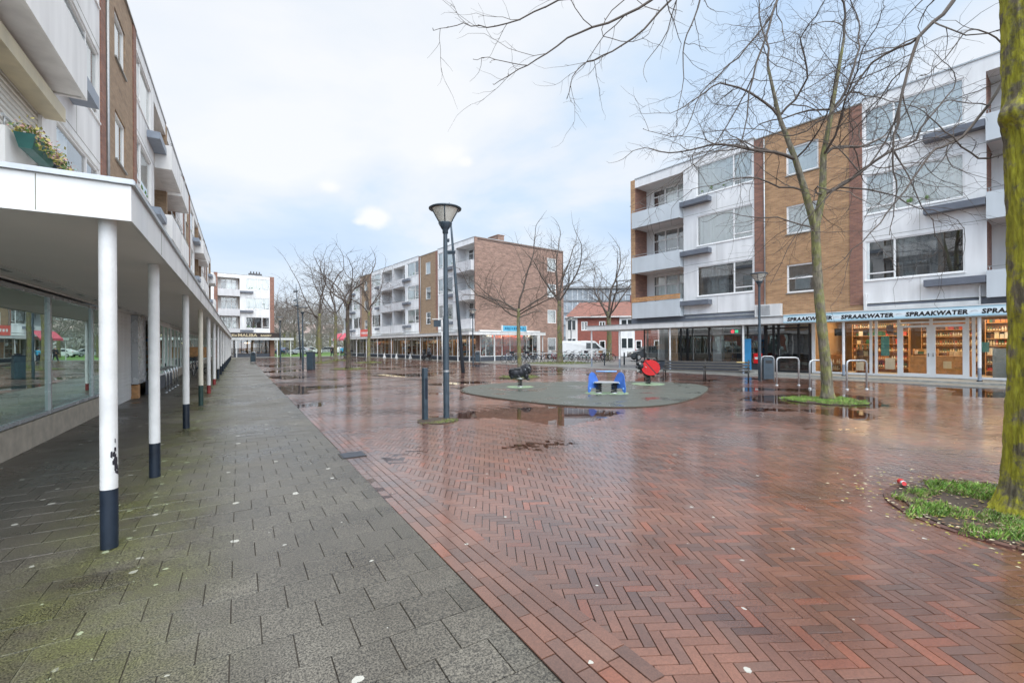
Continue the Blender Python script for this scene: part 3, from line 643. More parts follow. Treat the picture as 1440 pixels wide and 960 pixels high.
def stair_bay(B, s0, s1, brick, pil, topz=12.25, zbot=2.95, pilside=(1, 1), winw=1.42, off=0, rows=3, seed=0):
    "brick stair tower with two darker pilasters and three windows"
    c = (s0+s1)/2+off; op = []
    for k in range(3): op.append((c-winw/2, c+winw/2, ZB[k]+.80, ZB[k]+2.20))
    m = MB(); wall(m, s0, s1, zbot, topz, op, 0, .14); m.quad((s0, 0, topz), (s1, 0, topz), (s1, .3, topz), (s0, .3, topz)); m.build("brick_wall", mt[brick], B)
    if pil:
        if pilside[0]: q = MB(); q.box(s0, s0+.48, -.03, .01, zbot+.35, topz); q.build("pilaster", mt[pil], B)
        if pilside[1]: q = MB(); q.box(s1-.48, s1, -.03, .01, zbot+.35, topz); q.build("pilaster", mt[pil], B)
    cap = MB(); cap.box(s0, s1, -.05, .3, topz, topz+.05); cap.build("coping", mt['concrete'], B)
    dp_ = MB(); dp_.tube([(s0+.52, -.06, zbot+.3), (s0+.52, -.06, topz-.1)], .035, 8); dp_.build("drainpipe", mt['galv'], B)
    rnd = random.Random(seed)
    for k in range(3):
        a, b, z0, z1 = op[k]
        cm = rnd.choice(['curtain', 'curtain', 'curtaindark']) if k else 'curtaindark'
        window(B, a, b, z0, z1, .06, trans=((a, b, z0+.72),) if k == 0 else (), cur=(a+.05, b-.05, cm), gmat='glass', fw=.075)
        si = MB(); si.box(a-.03, b+.03, -.05, .1, z0-.05, z0-.002); si.build("sill", mt['concrete'], B)
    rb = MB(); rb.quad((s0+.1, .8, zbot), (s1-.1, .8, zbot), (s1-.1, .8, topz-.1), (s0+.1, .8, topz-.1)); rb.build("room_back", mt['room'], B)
def window_bay(B, s0, s1, flip, wallm, shelfm='darkgrey', topz=12.4, seed=0, shelf=True, cur0='curtaindark', full=False):
    "white panel bay: narrow window beside the stair tower, wide window, planter shelf next to the balcony. flip: tower on the right"
    wd = s1-s0; X = (lambda t: s1-t) if flip else (lambda t: s0+t)
    rnd = random.Random(seed)
    op = []
    for k in range(3):
        z0, z1 = ZB[k]+1.05, ZB[k]+2.78
        a, b = sorted((X(.08), X(3.25 if wd > 3.6 else wd-.6))); op.append((a, b, z0, z1))
    m = MB(); wall(m, s0, s1, 3.32, topz, op, 0, .12); m.quad((s0, 0, 3.32), (s0, .5, 3.32), (s1, .5, 3.32), (s1, 0, 3.32)); m.build("facade_panel", mt[wallm], B)
    sj = MB()
    for k in range(3): sj.box(s0+.01, s1-.01, -.003, .004, ZB[k]+.02, ZB[k]+.035)
    for k in range(3): sj.box((s0+s1)/2-.005, (s0+s1)/2+.005, -.0025, .004, ZB[k]+.036, ZB[k]+1.0)
    tag(sj.build("panel_joint", mt['joint'], B), kind='stuff')
    cap = MB(); cap.box(s0, s1, -.04, .3, topz, topz+.06); cap.build("coping", mt['galv'], B)
    for k in range(3):
        a, b, z0, z1 = op[k]; mu = X(1.1)
        if flip: nar, wide = (mu, b), (a, mu)
        else: nar, wide = (a, mu), (mu, b)
        r = rnd.random()
        if k == 0: cur = (wide[0]+.08, wide[0]+(wide[1]-wide[0])*rnd.uniform(.35, 1), cur0)
        elif r < .55 or full: cur = (a+.06, b-.06, 'curtain')
        else: cur = (a+.06, a+(b-a)*rnd.uniform(.3, .6), 'curtain')
        w__ = window(B, a, b, z0, z1, .05, mull=(mu,), trans=((nar[0], nar[1], z0+.3),), cur=cur, gmat='glass')
        if rnd.random() < .6:   # things on the window sill inside
            for _ in range(rnd.randint(2, 4)):
                q = MB(); xx = rnd.uniform(wide[0]+.2, wide[1]-.2); hh = rnd.uniform(.08, .3); q.lathe([(.0, 0), (.05, 0), (.06, .1), (.0, .1)], (xx, .12, z0+.06), 8); q.lathe([(.02, .1), (.09, .1+hh*.5), (.05, .1+hh), (0, .1+hh)], (xx, .12, z0+.06), 6, 1)
                q.build("sill_plant", [mt['white'], mt['leaf']], w__)
        st_ = MB(); st_.box(a-.02, b+.02, -.035, .06, z0-.045, z0-.002); st_.build("sill", mt['whiteframe'], B)
        if shelf:
            t0, t1 = sorted((X(wd-.0), X(wd-1.75))); zz = ZB[k]+.55
            p = MB(); p.box(t0, t1, -.42, -.001, zz, zz+.27); p.box(t0+.03, t1-.03, -.39, -.03, zz+.2705, zz+.273, 1); p.build("planter_shelf", [mt[shelfm], mt['soil']], B)
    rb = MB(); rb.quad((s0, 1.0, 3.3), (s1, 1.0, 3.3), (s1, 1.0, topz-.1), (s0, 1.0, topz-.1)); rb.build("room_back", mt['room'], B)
def balcony_bay(B, s0, s1, wallm, balm, brick, proj=.35, topz=12.4, seed=0, dep=1.25, glassrail=False):
    rnd = random.Random(seed)
    top = MB(); top.box(s0, s1, 0, .25, ZB[2]+2.72, topz); top.build("parapet", mt[wallm], B)
    cap = MB(); cap.box(s0, s1, -.04, .3, topz, topz+.06); cap.build("coping", mt['galv'], B)
    sd = MB(); 
    for x in (s0+.005, s1-.005): sd.quad((x, 0, 3.3), (x, dep, 3.3), (x, dep, 12.0), (x, 0, 12.0))
    sd.build("side_wall", mt[brick], B)
    for k in range(3):
        z = ZB[k]; ztop = (ZB[k+1] if k < 2 else 11.86)
        b = MB()
        b.box(s0+.04, s1-.04, -proj, dep, z, z+.14)
        b.box(s0+.02, s1-.02, -proj-.05, -proj+.01, z-.03, z+.98); b.box(s0+.02, s0+.08, -proj+.01, -.01, z-.03, z+.98); b.box(s1-.08, s1-.02, -proj+.01, -.01, z-.03, z+.98)
        bo = b.build("balcony", mt[balm], B)
        r = MB(); r.tube([(s0+.05, -proj-.02, z+1.12), (s1-.05, -proj-.02, z+1.12)], .018, 6)
        for x in (s0+.1, (s0+s1)/2, s1-.1): r.tube([(x, -proj-.02, z+.98), (x, -proj-.02, z+1.12)], .012, 5)
        r.build("railing", mt['galv'], bo)
        u = MB(); u.quad((s0, 0.02, ztop-.001), (s0, dep, ztop-.001), (s1, dep, ztop-.001), (s1, .02, ztop-.001)); u.build("soffit", mt['soffit'], B)
        # glazed back wall
        w = s1-s0; bw = MB(); op = [(s0+.5, s1-.25, z+.2, ztop-.12)]; wall(bw, s0, s1, z+.14, ztop, op, dep, .05); bw.build("recess_wall", mt['whitewall'], B)
        m1 = s0+.5+(w-.75)*.34; m2 = s0+.5+(w-.75)*.67
        window(B, op[0][0], op[0][1], op[0][2], op[0][3], dep+.02, mull=(m1, m2), trans=((op[0][0], op[0][1], z+2.15), (op[0][0], m1, z+.9)), fw=.075, name="balcony_door", cur=(rnd.choice((op[0][0]+.1, m1)), op[0][1]-.1, rnd.choice(('curtain', 'curtaindark', 'curtain'))))
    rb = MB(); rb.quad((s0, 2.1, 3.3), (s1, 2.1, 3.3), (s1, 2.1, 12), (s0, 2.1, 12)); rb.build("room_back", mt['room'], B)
def divider(B, s0, s1, brick):
    m = MB(); m.box(s0, s1, -.02, 1.25, 3.3, 12.4); m.build("party_wall", mt[brick], B)

def goods(B_par, s0, s1, y0, z0, z1, pal, seed, label, dens=1.0, hmin=.12, hmax=.32, name="shop_shelf", wood='wood'):
    "shelving unit standing in a shop, filled with many small goods"
    rnd = random.Random(seed); root = empty(name, label=label, cat="shop shelf", group="shelves of goods seen through shop windows")
    root.matrix_world = B_par.matrix_world.copy() if False else Matrix.Translation(B_par.location) @ Matrix.Rotation(B_par.rotation_euler[2], 4, 'Z')
    fr = MB(); z = z0
    fr.box(s0-.03, s0, y0, y0+.35, 0.1, z1); fr.box(s1, s1+.03, y0, y0+.35, .1, z1); fr.box(s0, s1, y0+.34, y0+.36, .1, z1)
    g = MB(); mats = [mt[p] if p in mt else p for p in pal]
    while z < z1-.15:
        fr.box(s0, s1, y0, y0+.34, z, z+.025); x = s0+.03; bott = rnd.random() < .6; mrow = rnd.randrange(len(mats)); hrow = rnd.uniform(.6, 1)
        while x < s1-.08:
            if rnd.random() < .12: mrow = rnd.randrange(len(mats))
            mm_ = mrow if rnd.random() < .7 else rnd.randrange(len(mats))
            if bott and hmax > .2:
                wd = .088; h = hmax*hrow*rnd.uniform(.9, 1)
                if rnd.random() < dens: g.lathe([(.001, 0), (.036, 0), (.036, h*.55), (.014, h*.75), (.014, h), (.001, h)], (x+.04, y0+.09, z+.026), 7, mm_); g.box(x+.01, x+.07, y0+.052, y0+.056, z+.026+h*.15, z+.026+h*.45, mats.index(mt['goods_cream']) if mt.get('goods_cream') in mats else 0)
            else:
                wd = rnd.uniform(.06, .22); h = rnd.uniform(hmin, hmax)
                if rnd.random() < dens: g.box(x, min(s1, x+wd*.9), y0+.04+rnd.random()*.06, y0+.25, z+.026, min(z1, z+.026+h), mm_)
            x += wd
        z += rnd.choice((.32, .38, .42))
    fr.build("rack", mt[wood], root); tag(g.build("goods", mats, root), kind="stuff")
    return root
def pm_(n, c, r=.5): 
    if n not in mt: mt[n] = M(n, c, r, .1, 4)
    return n
P_warm = [pm_('goods_amber', (.55, .22, .06), .3), pm_('goods_cream', (.65, .55, .38)), pm_('goods_brown', (.14, .07, .04), .3), pm_('goods_dark', (.03, .03, .04), .25), pm_('goods_white', (.75, .72, .66)), pm_('goods_red', (.5, .07, .05)), pm_('goods_green', (.05, .14, .09), .3)]
P_red = [pm_('goods_orange', (.62, .14, .05)), 'goods_red', pm_('goods_pink', (.6, .25, .2)), 'goods_cream', pm_('goods_rust', (.35, .09, .05))]
P_cool = [pm_('goods_grey', (.3, .31, .33)), 'goods_white', pm_('goods_blue', (.05, .12, .3)), 'goods_dark', pm_('goods_teal', (.1, .3, .32))]
P_mix = P_warm+P_cool
def interior(B, s0, s1, y0, y1, z1, mat='shopback', floor='stone'):
    m = MB(); m.quad((s0, y1, 0.02), (s1, y1, .02), (s1, y1, z1), (s0, y1, z1)); m.quad((s0, y0, 0), (s0, y1, 0), (s0, y1, z1), (s0, y0, z1)); m.quad((s1, y0, 0), (s1, y1, 0), (s1, y1, z1), (s1, y0, z1))
    m.quad((s0, y0, z1), (s1, y0, z1), (s1, y1, z1), (s0, y1, z1)); m.quad((s0, y0, .09), (s1, y0, .09), (s1, y1, .09), (s0, y1, .09), 1)
    m.build("shop_interior", [mt[mat], mt[floor]], B)
def ceiling_lights(B, spots, y, z, mat):
    for s in spots:
        m = MB(); m.box(s-.12, s+.12, y-.12, y+.12, z-.05, z-.004); m.build("ceiling_lamp", mt[mat], B)
def area(B, s, y, z, sx, sy, power, col):
    l = bpy.data.lights.new("shop_light", 'AREA'); l.shape = 'RECTANGLE'; l.size = sx; l.size_y = sy; l.energy = power; l.color = col
    o = bpy.data.objects.new("shop_light", l); C.objects.link(o); o.parent = B; o.location = (s, y, z)
    return o
def shopfront(B, s0, s1, y, z0, z1, mull, fmat='whiteframe', gmat='shopglass', plinth=('plinth', .45), trans=None, name="shop_window", fw=.07):
    if plinth:
        m = MB(); m.box(s0, s1, y-.03, y+.12, 0, plinth[1]); m.build("plinth", mt[plinth[0]], B)
    return window(B, s0, s1, z0, z1, y, mull=mull, trans=((s0, s1, trans),) if trans else (), fmat=fmat, gmat=gmat, name=name, fw=fw)
def canopy(name, pts, z0, z1, label, cols, group=None, inner=None, rz=0, loc=(0,0,0), cr=.058, basemat=None):
    "covered walkway roof: outline pts (ccw) with fascia, soffit and round columns; cols: (x,y,upper,lower,lower_h)"
    root = empty(name, loc, rz, label=label, cat="canopy")
    m = MB(); m.poly(pts, z0+.004, z1-.03); m.build("roof_slab", [mt['soffit']], root)
    f = MB(); c = Vector((sum(p[0] for p in pts)/len(pts), sum(p[1] for p in pts)/len(pts)))
    n = len(pts)
    for i in range(n):
        a = Vector(pts[i]); b = Vector(pts[(i+1) % n]); d = (b-a); l = d.length; an = math.atan2(d.y, d.x)
        T = Matrix.Translation((a.x, a.y, 0)) @ Matrix.Rotation(an, 4, 'Z'); f.box(-.0, l+(.025 if i % 2 else -.001), -.025, .001, z0-.02-.001*i, z1-.001-.001*i, 0, T)
        f.box(-.047-.001*i, l+.043, -.05, .10, z1+.001*i, z1+.035+.002*i, 1, T)
    f.build("fascia", [mt['white'], mt['galv']], root); sj = MB()
    for i in range(n):
        a = Vector(pts[i]); b = Vector(pts[(i+1) % n]); d = (b-a); l = d.length; an = math.atan2(d.y, d.x); T = Matrix.Translation((a.x, a.y, 0)) @ Matrix.Rotation(an, 4, 'Z'); q = 1.6
        while q < l-.4: sj.box(q, q+.004, -.0275, -.02, z0-.01, z1-.006, 0, T); q += 3.0
    tag(sj.build("fascia_seam", mt['joint'], root), kind='stuff')
    for (x, y, up, lo, lh) in cols:
        cm = MB(); cm.lathe([(cr, lh), (cr, z0)], (x, y, 0), 20); co_ = cm.build("column", mt[up], root)
        lm_ = MB(); lm_.lathe([(cr+.001, 0), (cr+.001, lh)], (x, y, 0), 20); lm_.build("painted_base", mt[lo], co_)
    return root

# ---- right-hand block (shops with flats above)
RB = empty("apartment_block", (OS[0], OS[1], 0), math.atan2(US[1], US[0]), label="white and orange brick block of flats above the lit liquor shop, right side", cat="apartment building")
B = RB
e = MB(); e.box(-.02, .32, -.01, .3, 3.3, 12.4); e.quad((-.021, 0.01, 2.95), (-.021, 3.8, 2.95), (-.021, 3.8, 12.4), (-.021, 0.01, 12.4)); e.quad((-.021, 3.8, 0), (-.021, 11, 0), (-.021, 11, 12.4), (-.021, 3.8, 12.4)); e.build("end_wall", mt['orangebrick'], B)
balcony_bay(B, .32, 3.8, 'whitewall', 'balcony', 'redbrick', seed=3)
window_bay(B, 3.8, 7.9, True, 'whitewall', seed=5, full=True)
stair_bay(B, 7.9, 12.55, 'orangebrick', 'redbrick', off=-.08, seed=4)
window_bay(B, 12.55, 16.4, False, 'whitewall', seed=11, full=True)
balcony_bay(B, 16.4, 19.9, 'whitewall', 'balcony', 'redbrick', seed=8)
divider(B, 19.9, 20.3, 'redbrick')
balcony_bay(B, 20.3, 23.8, 'whitewall', 'balcony', 'redbrick', seed=9)
window_bay(B, 23.8, 27.7, True, 'whitewall', seed=12)
stair_bay(B, 27.7, 32.3, 'orangebrick', 'redbrick', seed=14)
m = MB(); m.box(-.02, 32.3, .3, 11, 12.15, 12.3); m.build("roof", mt['roof'], B)
m = MB(); m.box(-.02, 32.3, .005, 2.0, 2.95, 3.295); m.build("lintel_band", mt['darkgrey'], B)
m = MB(); m.box(3.9, 7.85, -.012, .0, 3.12, 3.2); m.build('lintel_rail', mt['galv'], B); m = MB(); m.box(12.7, 16.2, -.16, 0, 3.02, 3.2); m.box(12.62, 12.70, -.2, -.02, 3.0, 3.75); m.box(16.2, 16.24, -.2, -.02, 3.0, 3.75); m.build("awning_case", mt['white'], B)
m = MB(); m.box(8.0, 9.25, -.28, -.04, 2.98, 3.6); m.build("air_conditioner", mt['white'], B)
m = MB()
for i in range(9): m.box(8.1, 8.75, -.29, -.282, 3.06+i*.055, 3.085+i*.055)
m.build("vent_grille", mt['galv'], B)
m = MB(); m.box(.36, 3.78, -.42, -.38, ZB[0]+1.02, ZB[0]+1.13); m.box(.36, 3.78, -.42, -.38, ZB[0]+1.15, ZB[0]+1.27)
m.box(.36, 3.78, -.43, -.30, ZB[0]+1.275, ZB[0]+1.30); m.build("wooden_rail", mt['wood'], B)
# ground floor: recessed shopfronts
RY = 1.1
shopfront(B, .15, 7.95, RY, .48, 2.62, (2.9, 4.75, 7.0), 'black', 'glass', ('plinth', .48), fw=.06)
m = MB(); m.box(.15, .21, RY, RY+2.5, 0, .48); m.build("plinth", mt['plinth'], B)
p = MB(); p.quad((.18, RY+.1, .48), (.18, RY+2.4, .48), (.18, RY+2.4, 2.62), (.18, RY+.1, 2.62)); f = MB(); f.box(.15, .21, RY+.06, RY+2.5, .42, .48); f.box(.15, .21, RY+2.42, RY+2.5, .48, 2.7); q = f.build("side_window", mt['black'], B); p.build("pane", mt['glass'], q)
m = MB(); m.box(.95, 1.35, RY+.6, RY+1.0, .1, 2.8); m.build("pillar", mt['white'], B)
m = MB(); m.box(4.85, 5.4, RY+.25, RY+.55, .1, 2.62); m.build("pillar", mt['white'], B)
interior(B, 2.6, 8.0, RY+.15, 6.2, 2.8, 'room', 'plinth'); interior(B, 8.0, 10.1, RY+.15, 4, 2.8, 'room', 'plinth')
goods(B, 5.6, 7.7, 3.6, .3, 2.1, P_cool, 21, "dim shelf of salon products behind the bench, deep in the dark framed shop", .6)
goods(B, 2.9, 4.5, 4.6, .3, 2.2, P_cool+['goods_dark'], 22, "dark shelf behind the grey shop window left of the bench middle", .4)
m = MB(); m.box(5.5, 7.6, 3.4, 3.44, 1.7, 2.5); m.build("blue_wall_panel", M("deep_blue_panel", (.01, .05, .13), .5), B)
sg = MB(); sg.lathe([(.001, 0), (.10, 0), (.10, .02), (.001, .02)], (0, 0, 0), 20); o = sg.build("neon_sign", emis("red_neon", (.9, .05, .07), 1.6)); o.parent = B; o.matrix_local = Matrix.Translation((6.05, RY+.25, 2.3)) @ Matrix.Rotation(PI/2, 4, 'X')
sg = MB(); sg.box(6.2, 6.36, RY+.22, RY+.25, 2.22, 2.38); sg.build("neon_sign", emis("green_neon", (.02, .65, .3), 1.3), B)
ceiling_lights(B, (5.4, 6.9), 3, 2.8, 'cool')
# black door bay
shopfront(B, 7.95, 10.1, RY, .1, 2.9, (8.35, 8.6, 9.55), 'black', 'glassdark', None, trans=2.4, name="door_bay", fw=.09)
m = MB(); m.box(8.66, 8.69, RY-.07, RY-.03, .95, 1.3); m.build("door_handle", mt['chrome'], B)
# liquor shop
shopfront(B, 10.15, 19.9, RY, .12, 2.92, (10.25, 12.55, 12.75, 13.55, 14.62, 15.72, 15.9, 17.6, 17.8), 'whiteframe', 'shopglass', ('concrete', .12), trans=None, fw=.085)
m = MB(); 
for (a, b) in ((13.6, 14.58), (14.66, 15.68)):
    m.box(a, a+.1, RY-.03, RY+.02, .2, 2.35); m.box(b-.1, b, RY-.03, RY+.02, .2, 2.35); m.box(a+.1, b-.1, RY-.028, RY+.02, .13, .27); m.box(a+.1, b-.1, RY-.028, RY+.02, 2.25, 2.35); m.box(a, b, RY-.026, RY+.02, 2.42, 2.5)
m.build("double_door", mt['whiteframe'], B)
m = MB(); m.box(14.53, 14.56, RY-.07, RY-.03, 1.0, 1.15); m.box(14.68, 14.71, RY-.07, RY-.03, 1.0, 1.15); m.build("door_handle", mt['chrome'], B)
mt['shopwarmwall'] = M("warm_shop_wall", (.42, .27, .15), .8, .2, 1)
interior(B, 10.15, 20, RY+.15, 6.0, 2.95, 'shopwarmwall', 'stone')
goods(B, 10.9, 13.2, 4.6, .3, 2.6, P_warm, 1, "tall liquor shelf of bottles in the left window of the lit shop")
goods(B, 13.6, 15.6, 5.2, .3, 2.6, P_warm+['goods_cream'], 2, "liquor shelf of bottles seen through the double doors")
goods(B, 15.9, 18.6, 4.4, .3, 2.6, P_warm, 5, "liquor shelf of amber bottles right of the double doors")
goods(B, 13.7, 14.5, 2.9, .3, 1.3, P_warm+['goods_cream', 'goods_white'], 6, "low display rack with rows of small bottles behind the left door leaf", hmin=.1, hmax=.3)
goods(B, 14.9, 15.6, 2.7, .2, 1.2, ['goods_cream', 'goods_brown', 'goods_cream'], 7, "low stack of cartons behind the right door leaf", hmin=.2, hmax=.4)
goods(B, 11.7, 12.4, 2.2, .2, 1.5, P_warm+['goods_dark'], 9, "small window rack by the white post of the lit shop", .8)
goods(B, 10.4, 11.0, 2.4, .2, 1.0, ['goods_white', 'goods_cream', 'goods_brown'], 10, "low white display rack behind the forked tree trunk", .8)
m = MB(); m.box(16.4, 17.3, RY+.2, RY+.24, .2, 1.35); m.build("window_poster", mt['carsilver'], B)
m = MB(); m.box(11.05, 11.5, RY+.25, RY+.28, 1.95, 2.3); m.build("window_board", mt['goods_dark'], B)
for (a_, b_, c_, d_, k_) in ((13.0, 13.35, .4, .9, 'goods_white'), (12.85, 13.15, 1.0, 1.9, 'goods_teal'), (10.5, 10.9, .35, .85, 'goods_white'), (17.9, 18.5, .2, 1.3, 'carsilver'), (14.95, 15.2, .5, .8, 'goods_cream'), (11.9, 12.2, .3, .7, 'goods_white'), (16.0, 16.3, 1.2, 1.6, 'goods_teal'), (13.05, 13.3, 2.0, 2.4, 'goods_brown')):
    m = MB(); m.box(a_, b_, RY+.3, RY+.33, c_, d_); m.build("window_poster", mt[k_], B)
m = MB(); m.box(13.7, 15.6, 2.3, 2.8, .1, 1.0); m.build("shop_counter", mt['wood'], B)
ceiling_lights(B, (11.2, 12.2, 13.2, 14.1, 15.1, 16.2, 17.0), 2.6, 2.95, 'warm'); ceiling_lights(B, (11.5, 13, 14.5, 16, 17.5), 4.0, 2.95, 'warm')
area(B, 14.5, 3.2, 2.85, 8, 2.2, 260, (1, .70, .42))
interior(B, 20, 32, RY+.15, 5, 2.95)
shopfront(B, 19.95, 32, RY, .12, 2.92, (22, 24.5, 27, 29.5), 'whiteframe', 'shopglass', ('concrete', .12))
A_ = math.atan2(US[1], US[0])
cols = [(s, -.16, 'colwhite', 'greybase', .62) for s in (-3.4, -.9, 2.95, 7.35, 11.85, 16.2, 20.6, 25, 29.4)]+[(-3.4, 3.0, 'colwhite', 'greenpaint', .55), (-.9, 3.0, 'colwhite', 'greybase', .55)]
canopy("shop_canopy", [(-3.6, -.35), (32.3, -.35), (32.3, 1.05), (-.03, 1.05), (-.03, 3.2), (-3.6, 3.2)], 2.62, 2.90, "flat white canopy along the liquor shop front with slim posts, right side", cols, rz=A_, loc=(OS[0], OS[1], 0), cr=.055)
# sign on the canopy edge
SG = empty("shop_sign", (OS[0], OS[1], 0), A_, label="long pale blue sign with black shop lettering above the lit shop windows", cat="sign")
def sign_mat():
    m, nt, b = newmat("pale_blue_banner"); L = nt.links.new
    tc = N(nt, "ShaderNodeTexCoord"); sp = N(nt, "ShaderNodeSeparateXYZ"); L(tc.outputs["Object"], sp.inputs[0])
    n = N(nt, "ShaderNodeTexNoise"); n.inputs["Scale"].default_value = 1.2; L(tc.outputs["Object"], n.inputs["Vector"])
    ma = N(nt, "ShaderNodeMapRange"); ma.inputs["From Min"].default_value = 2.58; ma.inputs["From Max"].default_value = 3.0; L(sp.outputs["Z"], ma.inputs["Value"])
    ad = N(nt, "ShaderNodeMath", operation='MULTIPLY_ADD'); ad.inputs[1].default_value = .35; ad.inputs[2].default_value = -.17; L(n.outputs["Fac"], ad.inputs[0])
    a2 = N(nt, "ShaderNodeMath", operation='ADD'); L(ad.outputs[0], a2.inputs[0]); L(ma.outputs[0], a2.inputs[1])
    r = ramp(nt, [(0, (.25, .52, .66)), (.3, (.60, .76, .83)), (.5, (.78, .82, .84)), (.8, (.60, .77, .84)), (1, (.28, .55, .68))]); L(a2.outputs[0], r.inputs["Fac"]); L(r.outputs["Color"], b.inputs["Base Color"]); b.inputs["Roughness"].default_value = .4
    return m
m = MB(); m.box(9.45, 19.6, -.47, -.38, 2.60, 2.98); m.build("panel", sign_mat(), SG)
m = MB(); m.box(9.43, 19.62, -.49, -.36, 2.98, 3.02); m.box(9.43, 19.62, -.40, -.376, 2.575, 2.60); m.build("frame", mt['white'], SG)
for (s, wd) in ((9.63, 1.89), (11.85, 1.87), (14.10, 1.84), (16.30, 1.86)):
    t = text_mb("SPRAAKWATER", .235, mt['letterblack'], SG, "lettering", s, -.475, 2.685, ext=.004, offset=.010, shear=.12, spacing=1.08)
    xs = [v.co.x for v in t.data.vertices]; k = wd/(max(xs)-min(xs)); x0 = min(xs)
    for v in t.data.vertices: v.co.x = s+(v.co.x-x0)*k
    # small grey water-drop swoosh after each word
    d = MB(); d.tube([(s+wd+.06, -.474, 2.76), (s+wd+.12, -.474, 2.80), (s+wd+.2, -.474, 2.81), (s+wd+.26, -.474, 2.77)], [.004, .008, .006, .003], 5); d.build("emblem", mt['galv'], SG)

# ---- block with the brick gable, beyond the plaza
MBK = empty("apartment_block", (20.2, 40.7, 0), math.atan2(US[1], US[0]), label="long block with wide pinkish brick gable behind the playground", cat="apartment building")
B = MBK
seq = 0
def period(B, s_hi, wallm, balm, brick, pil, side, seed, proj=.35, shelfm='darkgrey', topz=12.4):
    "one 20.1 m bay group ending at s_hi (towards lower s)"
    s = s_hi
    balcony_bay(B, s-3.55, s, wallm, balm, side, proj, topz, seed); s -= 3.55
    window_bay(B, s-3.95, s, False, wallm, shelfm, topz, seed+1) if False else window_bay(B, s-3.95, s, False, wallm, shelfm, topz, seed+1); s -= 3.95
    stair_bay(B, s-4.7, s, brick, pil, topz-.12, seed=seed+2, winw=1.2); s -= 4.7
    window_bay(B, s-3.95, s, True, wallm, shelfm, topz, seed+3); s -= 3.95
    balcony_bay(B, s-3.55, s, wallm, balm, side, proj, topz, seed+4); s -= 3.55
    divider(B, s-.4, s, side); return s-.4
period(B, -.15, 'whitewall', 'balconymid', 'tanbrick', 'redbrick', 'balconymid', 40)
period(B, -20.25, 'whitewall', 'balconymid', 'tanbrick', 'redbrick', 'balconymid', 60)
m = MB(); gop = [(9.7, 11.0, z+.75, z+2.25) for z in (.15, *ZB)]
# gable wall runs along the depth axis at s=0
g = MB(); wall(g, 0, 12.2, 0, 12.4, gop, 0, .12); g.v = [(-.0-y_, x_, z_) for (x_, y_, z_) in g.v]; g.build("gable_wall", mt['gablebrick'], B)
m = MB(); m.box(-.15, -.0005, -.01, .3, 2.95, 12.4); m.build("corner_pier", mt['gablebrick'], B)
m = MB(); m.box(-.1, .04, 0, 12.25, 12.4, 12.46); m.build("coping", mt['galv'], B)
for (a, b, z0, z1) in gop:
    f = MB(); fw = .08
    f.box(-.1, -.02, a, b, z0, z0+fw); f.box(-.1, -.02, a, b, z1-fw, z1); f.box(-.1, -.021, a, a+fw, z0+fw, z1-fw); f.box(-.1, -.021, b-fw, b, z0+fw, z1-fw)
    w_ = f.build("window", mt['whiteframe'], B); p = MB(); p.quad((-.06, a, z0), (-.06, b, z0), (-.06, b, z1), (-.06, a, z1)); p.build("pane", mt['glass'], w_)
    c = MB(); c.quad((-.3, a, z0), (-.3, b, z0), (-.3, b, z1), (-.3, a, z1)); c.build("curtain", mt['curtain' if z0 > 3 else 'curtaindark'], w_)
m = MB(); m.box(-40.4, -.0, .3, 12.2, 12.15, 12.3); m.quad((-40.4, 0, 0), (-40.4, 12, 0), (-40.4, 12, 12.4), (-40.4, 0, 12.4)); m.quad((-40.4, 12.2, 0), (0, 12.2, 0), (0, 12.2, 12.3), (-40.4, 12.2, 12.3)); m.build("roof", mt['roof'], B)
for (s, y) in ((-2.2, 4.2), (-22, 4.5)):
    m = MB(); m.box(s-.9, s+.9, y-.4, y+.4, 12.2, 13.35); m.box(s-.95, s+.95, y-.45, y+.45, 13.35, 13.43); m.build("chimney", mt['gablebrick'], B)
m = MB(); m.box(-40.4, -.02, .01, 1.2, 2.88, 3.29); m.build("lintel_band", mt['white'], B)
rnd = random.Random(5)
ml = [-40.2+i*1.42 for i in range(1, 28)]
shopfront(B, -40.3, -.1, .12, .42, 2.7, [x for x in ml if x < -.4], 'whiteframe', 'shopglass', ('plinth', .42), trans=None)
interior(B, -40.3, -.12, .3, 5.5, 2.85)
names_ = ["near the corner column", "behind the leaning mast", "behind the near lamp post", "behind the black chalkboard", "by the white doorway", "under the tan brick bay", "behind the three white feet", "left of the white feet", "behind the left row of trees", "at the dark far end"]
for i in range(10):
    s1 = -1.0-i*3.95; goods(B, s1-3.0, s1, 1.6+rnd.random()*1.2, .3, 2.3, P_mix if i % 3 else P_warm, 100+i, "shop shelf of mixed goods in the long shopping row, "+names_[i], .75)
area(B, -8, 2.2, 2.8, 14, 1.5, 160, (1, .85, .68)); area(B, -28, 2.2, 2.8, 14, 1.5, 130, (1, .82, .62))
# gable-side shop with orange display (flush box against the gable)
m = MB(); m.box(.02, .30, .35, 8.3, 2.72, 3.12); m.box(.02, .30, 7.9, 8.3, 0, 2.72); m.build("shop_surround", mt['white'], B)
m = MB(); m.box(.02, .28, .35, 7.9, 0, .45); m.build("plinth", mt['plinth'], B)
f = MB(); mulls = [.35, 1.0, 2.0, 3.05, 4.1, 5.2, 6.3, 7.2, 7.84]
for x in mulls: f.box(.2, .27, x, x+.07, .45, 2.72)
f.box(.19, .28, .35, 7.9, .45, .53); f.box(.19, .28, .35, 7.9, 2.65, 2.72); w_ = f.build("shop_window", mt['whiteframe'], B)
p = MB(); p.quad((.24, .4, .5), (.24, 7.9, .5), (.24, 7.9, 2.7), (.24, .4, 2.7)); p.build("pane", mt['shopglass'], w_)
d = MB(); rnd = random.Random(9); mats_ = [mt[p] for p in P_red]+[mt['goods_dark'], mt['goods_grey'], mt['goods_white']]
